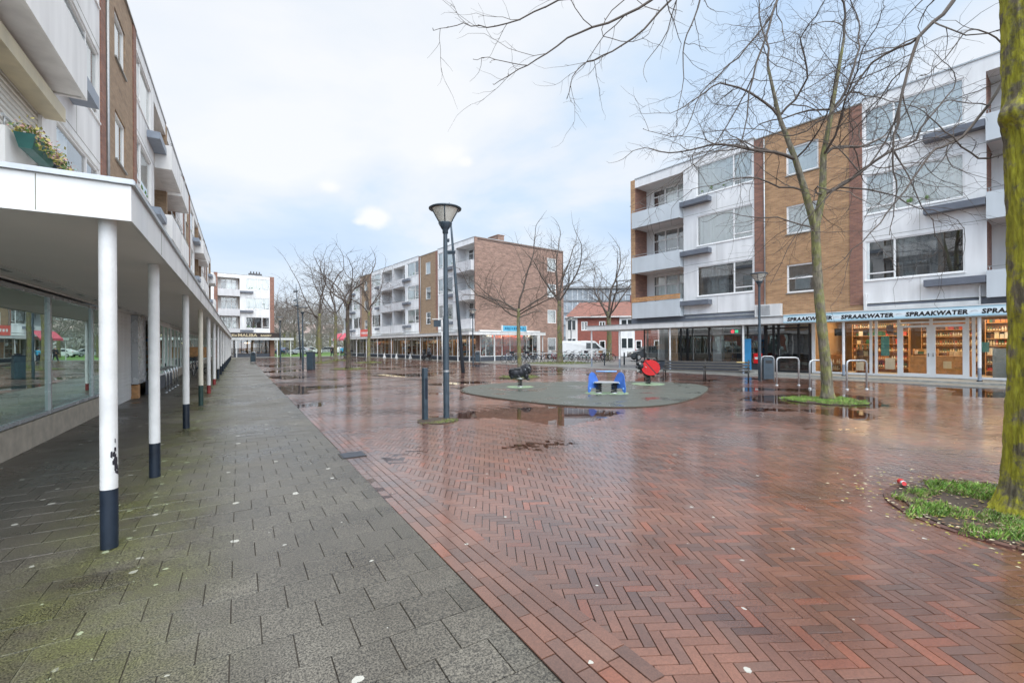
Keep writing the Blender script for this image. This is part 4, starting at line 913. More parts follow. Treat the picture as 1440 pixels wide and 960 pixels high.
for i in range(260):
    x = rnd.uniform(.6, 7.7); z = rnd.uniform(.5, 2.5); zone = 1.9 < x < 5.9
    d.box(.06+rnd.random()*.05, .14, x, x+rnd.uniform(.1, .5), z, z+rnd.uniform(.1, .4), rnd.choice((0, 0, 0, 1, 1, 2, 4)) if zone else rnd.choice((5, 6, 6, 7, 5)))
d.box(.03, .05, .4, 7.88, .46, 2.7, 4); tag(d.build("window_display", mats_, B), kind="stuff")
area(B, .17, 4, 2.6, .1, 6, 25, (1, .85, .7)).rotation_euler = (0, 0, 0)
# canopy wrapping round the corner
cols = [(s, -1.82, 'colwhite', 'colwhite', .4) for s in (-.4, -4.5, -8.4, -12.3, -16.4, -20.9, -25, -29, -33, -37, -40.2)]+[(1.5, -1.7, 'colwhite', 'colwhite', .5), (1.7, 1.1, 'colwhite', 'colwhite', .5), (1.7, 4.3, 'colwhite', 'colwhite', .5), (1.7, 7.4, 'colwhite', 'colwhite', .5)]
canopy("shop_canopy", [(-40.6, -2.0), (1.9, -2.0), (1.9, 7.6), (.04, 7.6), (.04, -.03), (-40.6, -.03)], 2.62, 2.88, "white canopy wrapping the corner of the brick gable block on slim white posts", cols, rz=A_, loc=(20.2, 40.7, 0), cr=.055)
o = empty("shop_sign", (20.2, 40.7, 0), A_, label="light blue sign on top of the canopy before the brick gable", cat="sign")
m = MB(); m.box(1.88, 2.0, 1.9, 4.9, 2.98, 3.52); m.build("panel", mt['skyblue'], o); m = MB(); m.box(1.85, 2.03, 1.78, 1.9, 2.95, 3.56); m.box(1.85, 2.03, 4.9, 4.98, 2.95, 3.56); m.build("frame", mt['white'], o)
m = MB(); rnd = random.Random(2)
for i in range(9): y = 2.15+i*.28; m.box(2.001, 2.01, y, y+rnd.uniform(.12, .2), 3.15, 3.36)
m.build("lettering", M("teal_letters", (.02, .16, .30), .5), o)
o = empty("shop_sign", (20.2, 40.7, 0), A_, label="salmon red sign board low on the far tan brick bay", cat="sign")
m = MB(); m.box(-32.2, -28.4, -.12, -.02, 2.98, 4.1); m.build("panel", mt['signred'], o); m = MB()
for i in range(5): m.box(-31.6+i*.55, -31.3+i*.55, -.13, -.121, 3.4, 3.72)
m.build("lettering", mt['white'], o)
for i, (s, lb) in enumerate(((-35.6, "red awning flag slanting down beside the leafless tree, left one"), (-32.6, "red awning hanging over the canopy edge, right one"))):
    o = empty("awning", (20.2, 40.7, 0), A_, label=lb, cat="awning"); m = MB(); T = None
    m.quad((s-1.2, -2.1, 3.6), (s+1.2, -2.1, 3.6), (s+1.2, -2.9, 2.7), (s-1.2, -2.9, 2.7)); m.quad((s-1.2, -2.9, 2.7), (s+1.2, -2.9, 2.7), (s+1.2, -2.9, 2.45), (s-1.2, -2.9, 2.45)); m.build("cloth", mt['pink'], o)
    m = MB(); m.tube([(s-1.2, -2.1, 3.62), (s+1.2, -2.1, 3.62)], .03, 6); m.tube([(s-1.1, -2.05, 2.9), (s-1.1, -2.1, 3.6)], .02, 5); m.build("frame", mt['white'], o)

# ---- far block with the bakery
FB = empty("apartment_block", (4.6, 80, 0), math.atan2(.1219, .9925), label="far white block closing the street above the bakery", cat="apartment building")
B = FB
m = MB(); m.box(-.45, .15, -.03, .6, 0, 12.4); m.quad((.14, 0, 0), (.14, 11, 0), (.14, 11, 12.4), (.14, 0, 12.4)); m.build("end_wall", mt['redbrick'], B)
window_bay(B, -4.5, -.45, True, 'whitewall', seed=31)
balcony_bay(B, -7.3, -4.5, 'whitewall', 'balconymid', 'tanbrick', seed=33)
m = MB(); m.box(-7.75, -7.3, -.03, .6, 0, 12.5); m.build("pilaster", mt['redbrick'], B)
window_bay(B, -11.7, -7.75, False, 'whitewall', seed=35, shelf=False)
stair_bay(B, -16.4, -11.7, 'tanbrick', 'redbrick', seed=36)
m = MB(); m.box(-16.4, .14, .3, 11, 12.15, 12.3); m.build("roof", mt['roof'], B)
for (s, y) in ((-2.0, 3), (-11, 3.2)):
    m = MB(); m.box(s-.9, s+.9, y-.4, y+.4, 12.2, 13.1)
    for k in range(4): m.tube([(s-.6+k*.4, y, 13.1), (s-.6+k*.4, y, 13.45)], .09, 8)
    m.build("chimney", mt['roof'], B)
m = MB(); m.box(-16.4, .14, .01, 1.2, 2.9, 3.29); m.build("lintel_band", mt['white'], B)
shopfront(B, -5.2, -.5, .3, .5, 2.7, (-4.3, -1.9), 'black', 'glass', ('plinth', .5)); shopfront(B, -7.3, -5.2, .3, .05, 2.7, (-6.7, -5.9), 'black', 'glass', None); shopfront(B, -16.3, -7.4, .3, .5, 2.7, (-14, -12, -10, -8.6), 'whiteframe', 'shopglass', ('plinth', .5))
interior(B, -16.3, -.5, .5, 5, 2.85)
goods(B, -4.2, -1.0, 2.4, .3, 2.2, P_warm+['goods_dark']*4, 51, "bakery shelf of bread seen through the dark far shop window", .8); goods(B, -6.8, -5.6, 2.8, .3, 2.3, P_warm, 52, "glowing bakery rack behind the far dark door", .9)
area(B, -6.2, 1.9, 2.8, 1.5, 1.5, 60, (1, .6, .3)); ceiling_lights(B, (-3.6, -3.2), 1.2, 2.2, 'warm')
cols = [(s, -1.35, 'colwhite', 'colwhite', .4) for s in (-16, -12, -9, -5.1, .3, 2.2)]
canopy("shop_canopy", [(-16.6, -1.5), (2.6, -1.5), (2.6, -.03), (-16.6, -.03)], 2.62, 2.9, "far white canopy before the bakery closing the street", cols, rz=math.atan2(.1219, .9925), loc=(4.6, 80, 0), cr=.055)
o = empty("shop_sign", (4.6, 80, 0), math.atan2(.1219, .9925), label="dark bakery sign with pale gold lettering above the far canopy", cat="sign")
m = MB(); m.box(-5.9, .75, -1.62, -1.5, 2.98, 3.68); m.build("panel", mt['signdark'], o)
for (tx, s, wd, sz, z) in (("Es", -5.75, .7, .36, 3.16), ("MALIBA", -4.95, 2.5, .55, 3.1), ("BAKERY", -2.0, 1.5, .34, 3.14)):
    t = text_mb(tx, sz, mt['lettergold'], o, "lettering", s, -1.63, z, ext=.004, offset=.012)
    xs = [v.co.x for v in t.data.vertices]; k = wd/(max(xs)-min(xs)); x0 = min(xs)
    for v in t.data.vertices: v.co.x = s+(v.co.x-x0)*k

# ---- left block: local x runs along +Y, local y into the building (-X)
LB = empty("apartment_block", (-3.0, 0, 0), PI/2, label="long white and tan brick block of flats above the left arcade", cat="apartment building")
B = LB
# first, nearest flats: closing end of the block and the bay with the roller shutter
m = MB(); m.box(3.4, 3.8, 0, 11, 0, 12.4); m.build("end_wall", mt['tanbrick'], B)
balcony_bay(B, 3.85, 7.4, 'leftwall', 'leftwall', 'tanbrick', .45, 12.4, 70); divider(B, 7.4, 7.8, 'tanbrick')
s = 7.8
for per in range(3):
    sd = 80+per*10; LBsh = 'darkgrey'
    balcony_bay(B, s, s+3.55, 'leftwall', 'leftwall', 'tanbrick', .55, 12.4, sd); window_bay(B, s+3.55, s+7.5, True, 'leftwall', 'greybase', 12.4, sd+1, shelf=True, cur0='curtain')
    stair_bay(B, s+7.5, s+12.2, 'tanbrick', 'redbrick', 12.4, seed=sd+2, winw=1.4); window_bay(B, s+12.2, s+16.15, False, 'leftwall', 'greybase', 12.4, sd+3, cur0='curtain')
    balcony_bay(B, s+16.15, s+19.7, 'leftwall', 'leftwall', 'tanbrick', .55, 12.4, sd+4); divider(B, s+19.7, s+20.1, 'tanbrick'); s += 20.1
m = MB(); m.box(3.4, s, .3, 11, 12.15, 12.3); m.build("roof", mt['roof'], B)
m = MB(); m.box(3.4, s, .01, 1.0, 2.7, 3.29); m.build("lintel_band", mt['leftwall'], B)
m = MB(); m.box(7.86, 11.3, .02, .06, ZB[0]+.1, ZB[0]+2.55); m.build("roller_shutter", mt['shutter'], B)
m = MB(); m.box(7.85, 11.34, -.30, .0, ZB[0]+2.42, ZB[0]+2.66); m.build("awning_case", mt['awncream'], B)
m = MB(); m.box(11.18, 11.34, -.03, .07, ZB[0], ZB[0]+2.42); m.build("shutter_guide", mt['whiteframe'], B)
# shopfronts of the arcade
mt['leftsh'] = mt['leftglass']
w1 = shopfront(B, 3.9, 15.1, -.12, .44, 2.55, (6.3, 8.75, 11.15, 13.9), 'carsilver', 'leftglass', ('stone', .42), fw=.06)
interior(B, 3.9, 15.1, .03, 3.6, 2.6, 'room', 'stone')
c = MB(); n = 220
for i in range(n):
    xa = 4+11*i/n; xb = 4+11*(i+1)/n; ya = .25+.03*math.sin(i*1.7); yb = .25+.03*math.sin((i+1)*1.7); c.quad((xa, ya, .45), (xb, yb, .45), (xb, yb, 1.35), (xa, ya, 1.35))
c.build("curtain", mt['teal'], w1)
m = MB(); m.box(15.1, 18.2, -.12, .1, .0, 2.6)
for i in range(24): m.box(15.15, 18.15, -.135, -.12, .08+i*.104, .165+i*.104)
m.build("shop_shutter", mt['white'], B)
m = MB(); m.box(18.2, 19.6, -.30, .1, .45, 2.6); m.box(18.25, 18.6, -.28, -.02, 0, .42, 1); m.build("panelled_corner", [mt['carsilver'], mt['wood']], B)
shopfront(B, 19.6, 25.2, -.40, .5, 2.5, (20.6, 21.8, 23.0, 24.2), 'whiteframe', 'leftglass', ('plinth', .48)); m = MB(); m.box(19.6, 25.2, -.38, .1, 2.5, 2.62); m.build("box_head", mt['white'], B)
shopfront(B, 25.3, 68, -.12, .42, 2.55, [26.6+i*1.45 for i in range(28)], 'whiteframe', 'leftglass', ('stone', .42))
interior(B, 18.3, 68, .03, 4.2, 2.6, 'shopback', 'stone')
rnd = random.Random(77); nm = ["behind the silver hoops", "past the silver hoops", "before the handcarts", "beside the wooden crate", "at the far end"]
for i in range(5): goods(B, 20+i*8.5, 25+i*8.5, 1.4, .4, 2.2, P_mix, 200+i, "shop shelf inside the left arcade, "+nm[i], .7)
up = ['colwhite']*3+['colcream']+['colwhite']*16; lo = ['navy', 'navy', 'navy', 'greenpaint', 'redpaint', 'redpaint']+['navy']*14
lh = [.47, .42, .48, .55, .28, .25]+[.5]*14
ys = [4.80, 7.1, 11.0, 15.05, 18.85, 22.9, 26.95]+[26.95+4.02*i for i in range(1, 11)]
cols = [(ys[i], -2.1, up[i], lo[i], lh[i]) for i in range(len(ys))]
CAN = canopy("arcade_canopy", [(4.66, -2.25), (68, -2.25), (68, -.13), (4.66, -.13)], 2.62, 2.88, "long white arcade roof on round white columns along the left block", cols, rz=PI/2, loc=(-3.0, 0, 0), cr=.057)
# peeled patch, old tape mark and light slots
pt = MB(); rnd = random.Random(4)
for i in range(34):
    a = rnd.gauss(-2.25, .22); z = .68+rnd.gauss(0, .05); r = .0585; da = rnd.uniform(.05, .16); dz = rnd.uniform(.008, .03)
    P = [(4.80+r*math.cos(a+i_*da), -2.1+r*math.sin(a+i_*da)*1.0, z+j_*dz) for (i_, j_) in ((-1,-.6), (1,-1), (1.1,.8), (-.8,1))]
    pt.v += P; k = len(pt.v); pt.f.append((k-4, k-3, k-2, k-1)); pt.mi.append(0); pt.sm.append(False)
pt.build("peeled_paint", mt['goods_dark'], CAN)
m = MB()
for i in range(26): m.box(5+i*1.1, 5.35+i*1.1, -.42, -.36, 2.612, 2.619, 0)
m.build("light_slots", mt['goods_dark'], CAN)
m = MB(); m.box(4.8, 46, -.52, -.28, 2.613, 2.621); m.build("light_rail", mt['white'], CAN)
# flower boxes hanging on the first balcony rail
def flowerbox(x, y, z, ln, pot, mats, label, seed, s=1.0):
    o = empty("flower_box", (-3.0, 0, 0), PI/2, label=label, cat="flower box"); rnd = random.Random(seed)
    m = MB(); n = 0
    base = [(x-ln/2+.03, y-.06), (x+ln/2-.03, y-.06), (x+ln/2-.03, y+.06), (x-ln/2+.03, y+.06)]; topp = [(x-ln/2, y-.1), (x+ln/2, y-.1), (x+ln/2, y+.1), (x-ln/2, y+.1)]
    m.v = [(a, b, z) for a, b in base]+[(a, b, z+.18) for a, b in topp]; m.f = [(0,3,2,1), (0,1,5,4), (1,2,6,5), (2,3,7,6), (3,0,4,7), (4,5,6,7)]; m.mi = [0]*6; m.sm = [False]*6; m.build("pot", mt[pot], o)
    l = MB()
    for i in range(700):
        px = x+rnd.uniform(-ln/2-.05, ln/2+.05); py = y+rnd.gauss(0, .07); pz = z+.2+abs(rnd.gauss(0, .06))*s
        if rnd.random() < .25: py = y-.1-abs(rnd.gauss(0, .05)); pz = z+.2-rnd.random()*.18
        q = rnd.uniform(.012, .032); v1 = Vector((rnd.gauss(0,1), rnd.gauss(0,1), rnd.gauss(0,1))).normalized()*q; v2 = v1.orthogonal().normalized()*q*.7; c = Vector((px, py, pz))
        l.quad(c-v1, c-v2, c+v1, c+v2, rnd.randrange(len(mats)))
    tag(l.build("foliage", [mt[k] for k in mats], o), kind="stuff")
flowerbox(8.3, -.74, 4.08, .78, 'greenpot', ['leaf', 'leafyellow', 'petal', 'leafyellow'], "dark green box of pink and yellow flowers hung on the nearest balcony", 1)
flowerbox(9.05, -.72, 4.05, .52, 'darkpot', ['leaf', 'leaf', 'leafyellow', 'petal'], "slate box of trailing green leaves beside the green flower box", 2)
flowerbox(9.8, -.72, 4.05, .7, 'darkpot', ['leaf', 'petalteal', 'petalteal', 'petal'], "slate box of pale teal leaves, farthest of the balcony boxes", 3, .8)
# ------------------------------------------------------------------ trees
def grow(mb, p, d, L_, r, lev, rnd, P):
    "one branch with its side shoots; P: dict of tree habits"
    nseg = P['seg'][min(lev, len(P['seg'])-1)]; pts = [p.copy()]; rad = [r]; dirs = [d.copy()]
    rt = r*P['tip'] if lev < P['lev'] else r*.4
    for i in range(nseg):
        w = P['wob']*(1+.25*lev)
        d = (d+Vector((rnd.gauss(0, w), rnd.gauss(0, w), rnd.gauss(0, w*.8)+P['up'][min(lev, len(P['up'])-1)]))).normalized()
        p = p+d*(L_/nseg); pts.append(p.copy()); rad.append(r+(rt-r)*(i+1)/nseg); dirs.append(d.copy())
    mb.tube(pts, rad, (7, 5, 4, 3, 3, 3)[min(lev, 5)], 0, cap=False)
    if lev >= P['lev']:
        return
    k = P['kids'][min(lev, len(P['kids'])-1)]
    for c in range(k):
        t = P['first']+(1-P['first'])*(c+rnd.random()*.7)/k; f = t*nseg; i = min(nseg-1, int(f)); q = pts[i].lerp(pts[i+1], f-i); dd = dirs[i+1]
        ax = dd.orthogonal().normalized(); ax.rotate(Matrix.Rotation(rnd.uniform(0, 2*PI)+c*2.4, 3, dd)); an = math.radians(rnd.uniform(*P['ang']))
        nd = (dd*math.cos(an)+ax*math.sin(an)).normalized(); rr = rad[i]+(rad[i+1]-rad[i])*(f-i)
        grow(mb, q, nd, L_*rnd.uniform(*P['len'])*(1-.25*t), max(P['rmin'], rr*rnd.uniform(.40, .58)), lev+1, rnd, P)
    grow(mb, pts[-1], d, L_*rnd.uniform(.55, .75), max(P['rmin'], rt), lev+1, rnd, P)
HAB = dict(seg=(6, 5, 5, 4, 3), tip=.55, wob=.11, up=(.02, .03, .015, 0, -.01), kids=(4, 5, 4, 3), first=.25, ang=(35, 65), len=(.5, .75), lev=4, rmin=.0045)
def trunk_mesh(h, r0, r1, lean=(0, 0), seed=0, n=14, knob=0, segs=24):
    rnd = random.Random(seed); pts = []; rad = []
    for i in range(segs+1):
        t = i/segs; z = h*t
        pts.append((lean[0]*t+.03*math.sin(z*1.3+seed), lean[1]*t+.03*math.cos(z*1.1+seed), z-.03 if i == 0 else z)); fl = .55*math.exp(-z/(.16+r0*.4)); rad.append((r0+(r1-r0)*t)*(1+fl)*(1+.03*math.sin(z*9+seed)))
    m = MB(); m.tube(pts, rad, n); 
    return m, Vector(pts[-1])
def tree(x, y, h, th, r0, r1, seed, label, barkm='bark', twig='twig', limbs=4, L0=None, spread=(30, 55), hab=None, lean=(0, 0), group="leafless trees on and around the square", first=None, z=0):
    P = dict(HAB); P.update(hab or {}); rnd = random.Random(seed)
    o = empty("bare_tree", (x, y, z), label=label, cat="tree", group=group)
    m, top = trunk_mesh(th, r0, r1, lean, seed); m.build("trunk", mt[barkm], o)
    c = MB(); L0 = L0 or (h-th)*.5
    for i in range(limbs):
        a = 2*PI*i/limbs+rnd.uniform(-.5, .5); an = math.radians(rnd.uniform(*spread)) if i else math.radians(8)
        d = Vector((math.sin(an)*math.cos(a), math.sin(an)*math.sin(a), math.cos(an))); st = top-Vector((0, 0, rnd.uniform(0, .25)*L0 if i else 0))
        grow(c, st, d, L0*rnd.uniform(.75, 1.1), r1*(.50 if i else .72), 1, rnd, P)
    c.build("crown", [mt[twig]], o); return o
# forked plane tree in the middle distance (right)
def forked():
    P = dict(HAB); P.update(lev=4, kids=(6, 7, 5, 4), seg=(7, 7, 6, 5, 4), wob=.15, first=.12, ang=(35, 75), len=(.5, .8), rmin=.0042, up=(.02, .01, 0, -.03, -.03)); rnd = random.Random(12)
    o = empty("bare_tree", (14.22, 6.45, 0), label="tall forked leafless plane tree in a round grass patch before the lit shop", cat="tree", group="leafless trees on and around the square")
    m, top = trunk_mesh(5.0, .138, .11, (-.26, .155), 2, 18, segs=40); m.build("trunk", mt['bark'], o)
    c = MB(); b = MB()
    def leader(pts, rad): c.tube(pts, rad, 9, 1, cap=False)
    R2 = RT; base = top
    A1 = [base-Vector((0,0,.15)), base+R2*-.28+Vector((0,0,.9)), base+R2*-.55+Vector((0,0,1.8)), base+R2*-1.0+Vector((0,0,3.0)), base+R2*-1.3+Vector((0,0,4.4))]
    A2 = [base-Vector((0,0,.2)), base+R2*.22+Vector((0,0,.8)), base+R2*.25+Vector((0,0,1.9)), base+R2*.5+Vector((0,0,3.2)), base+R2*.85+Vector((0,0,5.2))]
    leader(A1, [.105, .09, .075, .055, .035]); leader(A2, [.11, .095, .08, .055, .035])
    def shoot(p, d, L_, r, lev=1): grow(c, Vector(p), Vector(d).normalized(), L_, r, lev, rnd, P)
    F_ = FW; Z = Vector((0, 0, 1))
    shoot(A1[2], -R2*1+Z*.35-F_*.2, 2.5, .05); shoot(A1[1], -R2*.9+Z*.15+F_*.6, 2.0, .03, 2); shoot(A1[3], -R2*.5+Z*1+F_*.4, 2.0, .04); shoot(A1[3], R2*.4+Z*1-F_*.5, 1.9, .035)
    shoot(A1[4], Z-R2*.2, 1.8, .032); shoot(A2[1], R2*1+Z*.35-F_*.3, 2.6, .05); shoot(A2[2], R2*1+Z*.8+F_*.5, 2.4, .045); shoot(A2[2], -F_*1+Z*.6, 2.0, .035)
    shoot(A2[3], R2*.7+Z*.7-F_*.4, 2.1, .04); shoot(A2[4], Z+R2*.1, 2.2, .034); shoot(A2[3], -R2*.3+Z*.8+F_*.8, 1.9, .03, 2); shoot(A1[2], R2*.15+Z*.8-F_*1, 2.0, .03, 2)
    shoot(A2[1], -R2*.9+Z*.05-F_*.8, 1.9, .028, 2); shoot(A1[1], R2*.7-Z*.1+F_*.3, 1.5, .02, 2); shoot(A2[0], -R2*.9+Z*.25-F_*.5, 2.1, .025, 2)
    c.build("crown", [mt['twig'], mt['bark']], o)
forked()
# big mossy tree at the right edge with long branches over the square
def mossy():
    o = empty("bare_tree", (6.32, 1.10, 0), label="big trunk covered in yellow-green moss at the right edge of the square", cat="tree", group="leafless trees on and around the square")
    m = MB(); n = 110; rows = 300; h = 8.5
    for j in range(rows+1):
        z = h*j/rows; fl = 1+.55*math.exp(-z/.16)
        cx = -.0+.035*math.sin(z*1.1)-.03*z/4; cy = .02*math.cos(z*1.3)
        for k in range(n):
            a = 2*PI*k/n; p = Vector((math.cos(a)*2.2, math.sin(a)*2.2, z*.9))
            r = .215*fl*(1-.018*z)*(1+.05*mnoise.noise(p*1.3)+.085*mnoise.noise(Vector((p.x*3.4, p.y*3.4, z*1.5)))+.06*abs(mnoise.noise(Vector((p.x*7, p.y*7, z*4))))+.035*mnoise.noise(Vector((p.x*16, p.y*16, z*9))))
            d = math.cos(a-math.atan2(RT.y*-1, RT.x*-1)); kb = math.exp(-((z-3.72)/.10)**2)*max(0, d)**6*.09+math.exp(-((z-2.1)/.3)**2)*max(0, d)**4*.02
            r += kb; m.v.append((cx+r*math.cos(a), cy+r*math.sin(a), z-.03))
    for j in range(rows):
        for k in range(n):
            k2 = (k+1) % n; m.f.append((j*n+k, j*n+k2, (j+1)*n+k2, (j+1)*n+k)); m.mi.append(0); m.sm.append(True)
    m.build("trunk", mt['barkmoss'], o)
    P = dict(HAB); P.update(lev=4, seg=(6, 6, 6, 5, 4), wob=.15, up=(0, 0, -.015, -.02, -.02), kids=(4, 4, 3, 3), first=.15, ang=(25, 55), len=(.4, .62), rmin=.0021, tip=.5); rnd = random.Random(5)
    c = MB(); inv = Vector((-6.32, -1.10, 0))
    def limb(pp, r0, r1, kids=6, kl=(.6, 1.1), lev=2, ang=(25, 60)):
        r0 *= .72; r1 *= .8
        pts = [at(*q)+inv for q in pp]
        # smooth the guide line
        S = [pts[0]]
        for i in range(len(pts)-1):
            for t in (.25, .5, .75, 1):
                a = pts[max(0, i-1)]; b = pts[i]; d = pts[i+1]; e = pts[min(len(pts)-1, i+2)]
                S.append(.5*((2*b)+(d-a)*t+(2*a-5*b+4*d-e)*t*t+(3*b-a-3*d+e)*t**3)+Vector((rnd.gauss(0, .008), rnd.gauss(0, .008), rnd.gauss(0, .008))))
        N_ = len(S); c.tube(S, [r0+(r1-r0)*i/(N_-1) for i in range(N_)], 6, 0, cap=False)
        for k in range(kids):
            i = int(2+(N_-3)*(k+rnd.random())/kids); i = min(N_-2, i); dd = (S[i+1]-S[i-1]).normalized()
            ax = dd.orthogonal().normalized(); ax.rotate(Matrix.Rotation(rnd.uniform(0, 2*PI), 3, dd)); an = math.radians(rnd.uniform(*ang)); nd = dd*math.cos(an)+ax*math.sin(an)
            grow(c, S[i], nd, rnd.uniform(*kl), max(.003, (r0+(r1-r0)*i/(N_-1))*.55), lev, rnd, P)
        # buds / kinks
        for i in range(2, N_, 2):
            q = S[i]; c.tube([q, q+Vector((rnd.gauss(0, .012), rnd.gauss(0, .012), rnd.gauss(0, .012)))], [.005, .003], 3, cap=False)
    # long hanging twigs, upper left group
    limb([(1150,-420,5.2),(1060,-160,5.0),(960,-30,4.8),(880,20,4.8),(800,55,4.8),(745,92,4.8),(695,120,4.8)], .030, .0035, 9, (.25, .8), 3)
    limb([(960,-30,4.8),(850,-12,4.7),(770,12,4.7),(700,38,4.7),(655,33,4.7),(612,44,4.7)], .016, .003, 8, (.2, .6), 3)
    limb([(745,92,4.8),(700,84,4.75),(668,82,4.7)], .006, .003, 2, (.12, .3), 4)
    limb([(1000,-60,5.1),(910,40,5.2),(850,78,5.2),(812,98,5.2),(800,140,5.2)], .018, .003, 8, (.2, .6), 3)
    limb([(1010,-80,5.4),(985,10,5.4),(966,60,5.4),(962,110,5.4),(952,175,5.4)], .018, .003, 8, (.2, .5), 3)
    limb([(1010,-80,5.6),(880,0,5.6),(850,50,5.6),(905,55,5.6),(930,10,5.5)], .010, .003, 3, (.2, .4), 3)
    limb([(1240,-300,5.4),(1120,-60,5.2),(1090,20,5.1),(1060,110,5.1),(1050,180,5.1),(1035,240,5.1)], .026, .0035, 12, (.3, .9), 3)
    limb([(1090,20,5.1),(1040,80,5.2),(990,130,5.3),(960,190,5.3),(905,182,5.3)], .014, .003, 8, (.2, .6), 3)
    limb([(1060,110,5.1),(1010,200,5.4),(950,250,5.5),(890,290,5.6)], .010, .003, 8, (.2, .6), 3)
    limb([(1420,-160,5.2),(1345,0,4.9),(1296,52,4.8),(1272,130,4.7),(1258,210,4.7),(1262,270,4.7),(1250,330,4.7)], .034, .004, 12, (.3, .9), 3)
    limb([(1296,52,4.8),(1230,90,5.0),(1180,150,5.2),(1120,190,5.4),(1060,180,5.6),(980,185,5.8)], .018, .003, 12, (.3, .8), 3)
    limb([(1440,60,4.6),(1390,150,4.5),(1345,200,4.4),(1310,215,4.4),(1262,285,4.4),(1215,340,4.4),(1170,380,4.5)], .022, .003, 12, (.25, .7), 3)
    limb([(1430,210,4.5),(1380,222,4.4),(1330,185,4.4),(1290,150,4.4),(1240,160,4.5)], .014, .003, 7, (.2, .6), 3)
    limb([(1272,130,4.7),(1235,220,4.8),(1170,270,4.9),(1120,330,5.0),(1085,400,5.1)], .014, .003, 10, (.25, .7), 3)
    limb([(1410,60,4.9),(1370,40,4.9),(1320,95,4.9),(1290,110,4.9)], .012, .003, 6, (.2, .6), 3)
    limb([(1258,210,4.7),(1300,290,4.6),(1330,360,4.6)], .010, .003, 7, (.2, .6), 3)
    c.build("crown", [mt['twig']], o)
mossy()
tree(11.99, 19.3, 7.4, 3.4, .115, .08, 21, "small leafless tree behind the black springer, its twigs before the brick gable", limbs=8, L0=2.4, spread=(35, 85), hab=dict(up=(.0, .02, .02, 0, 0), lev=4, kids=(4, 4, 4, 3), wob=.15))
tree(23.79, 31.64, 13.6, 5.4, .24, .17, 32, "tall leafless tree with forked crown before the right end of the brick gable", limbs=4, L0=4.0, spread=(18, 38), hab=dict(up=(.04, .06, .04, .02, 0), kids=(4, 5, 4, 3), rmin=.009))
tree(33.32, 35.73, 13.0, 5.0, .30, .20, 43, "mossy leafless tree rising behind the white van bonnet", limbs=5, L0=4.2, spread=(25, 50), hab=dict(up=(.02, .05, .03, .01, 0), rmin=.009))
H_far = dict(rmin=.008, kids=(4, 4, 3, 3), wob=.16, lev=4, up=(.03, .05, .03, .01, 0))
tree(6.42, 32.56, 8.2, 4.6, .15, .11, 51, "dark leafless tree nearest in the left row, right of the dark blue cabinet", 'barkdark', limbs=5, L0=2.8, spread=(25, 60), hab=H_far)
tree(6.55, 46.57, 10.0, 4.7, .17, .13, 52, "leafless tree with wide crown, leftmost on the square right of the lamp and cabinet", limbs=5, L0=3.6, spread=(25, 60), hab=H_far)
tree(9.1, 52.83, 11.5, 5.2, .2, .14, 53, "mossy leafless tree beside the two people walking", limbs=5, L0=4.0, spread=(22, 50), hab=H_far)
tree(10.55, 43.9, 10.3, 5.0, .16, .12, 54, "leafless tree standing before the red sign on the tan brick bay", limbs=5, L0=3.4, spread=(22, 50), hab=H_far)
# trees beyond the square: shared crowns
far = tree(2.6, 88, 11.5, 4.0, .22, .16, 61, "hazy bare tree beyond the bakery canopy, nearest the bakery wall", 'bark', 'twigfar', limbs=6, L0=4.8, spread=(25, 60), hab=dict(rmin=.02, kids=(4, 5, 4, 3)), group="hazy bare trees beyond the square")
far.location = (6.2, 92, 0)
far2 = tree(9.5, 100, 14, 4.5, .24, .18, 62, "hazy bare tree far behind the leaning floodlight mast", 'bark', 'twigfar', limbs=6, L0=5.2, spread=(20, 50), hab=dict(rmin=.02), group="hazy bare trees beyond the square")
LF = [(13.5, 96, 0, .9, "far bare tree seen between the cabinet lamp and the first row tree"), (15.5, 108, 1, 1, "far bare tree behind the leftmost plaza tree, in front of the parked cars"), (19, 100, 0, 1.05, "far bare tree behind the mossy trunk of the walkers"), (23, 112, 1, .95, "far bare tree left of the long block's dark end"), (5, 118, 1, 1.1, "farthest bare tree showing over the bakery canopy end"), (11, 126, 0, 1.2, "very distant bare tree in the street gap, left part"), (21, 130, 1, 1.2, "very distant bare tree in the street gap, right part"), (29, 122, 0, 1.1, "distant bare tree whose top shows beside the long block roof"), (1.5, 104, 0, 1, "distant bare tree partly hidden by the bakery block"), (16, 118, 0, 1.15, "distant bare tree behind the middle of the street gap"), (26, 104, 1, 1, "far bare tree touching the red awnings from behind"), (60, 66, 0, .9, "bare tree beside the grey office block, between gable and red roofs"), (8.5, 110, 0, 1.2, "distant bare tree behind the floodlight mast foot"), (13, 136, 1, 1.4, "big distant bare tree closing the street view")]
for i, (x, y, w_, s, lb) in enumerate(LF):
    t = copy_tree((far, far2)[w_]); t.location = (x, y, 0); t.scale = (s, s, s); t.rotation_euler[2] = i*1.3; t['label'] = lb
# distant undergrowth band closing the view
hb = MB(); rnd = random.Random(8)
for i in range(9000):
    t = rnd.random(); x = -25+110*t; y = 150-abs(t-.4)*30+rnd.uniform(-4, 4); z = abs(rnd.gauss(0, 3.4)); q = rnd.uniform(.15, .5); a = rnd.uniform(0, PI)
    hb.quad((x-q*math.cos(a), y-q*math.sin(a), z), (x+q*math.cos(a), y+q*math.sin(a), z), (x+q*.5*math.cos(a), y, z+q*1.4), (x-q*.4*math.cos(a), y, z+q*1.6))
tag(hb.build("distant_scrub", M("hazy_scrub", (.22, .21, .19), .9, .3, .4)), "hazy brown scrub closing the far end of the street", "bushes", kind="stuff")

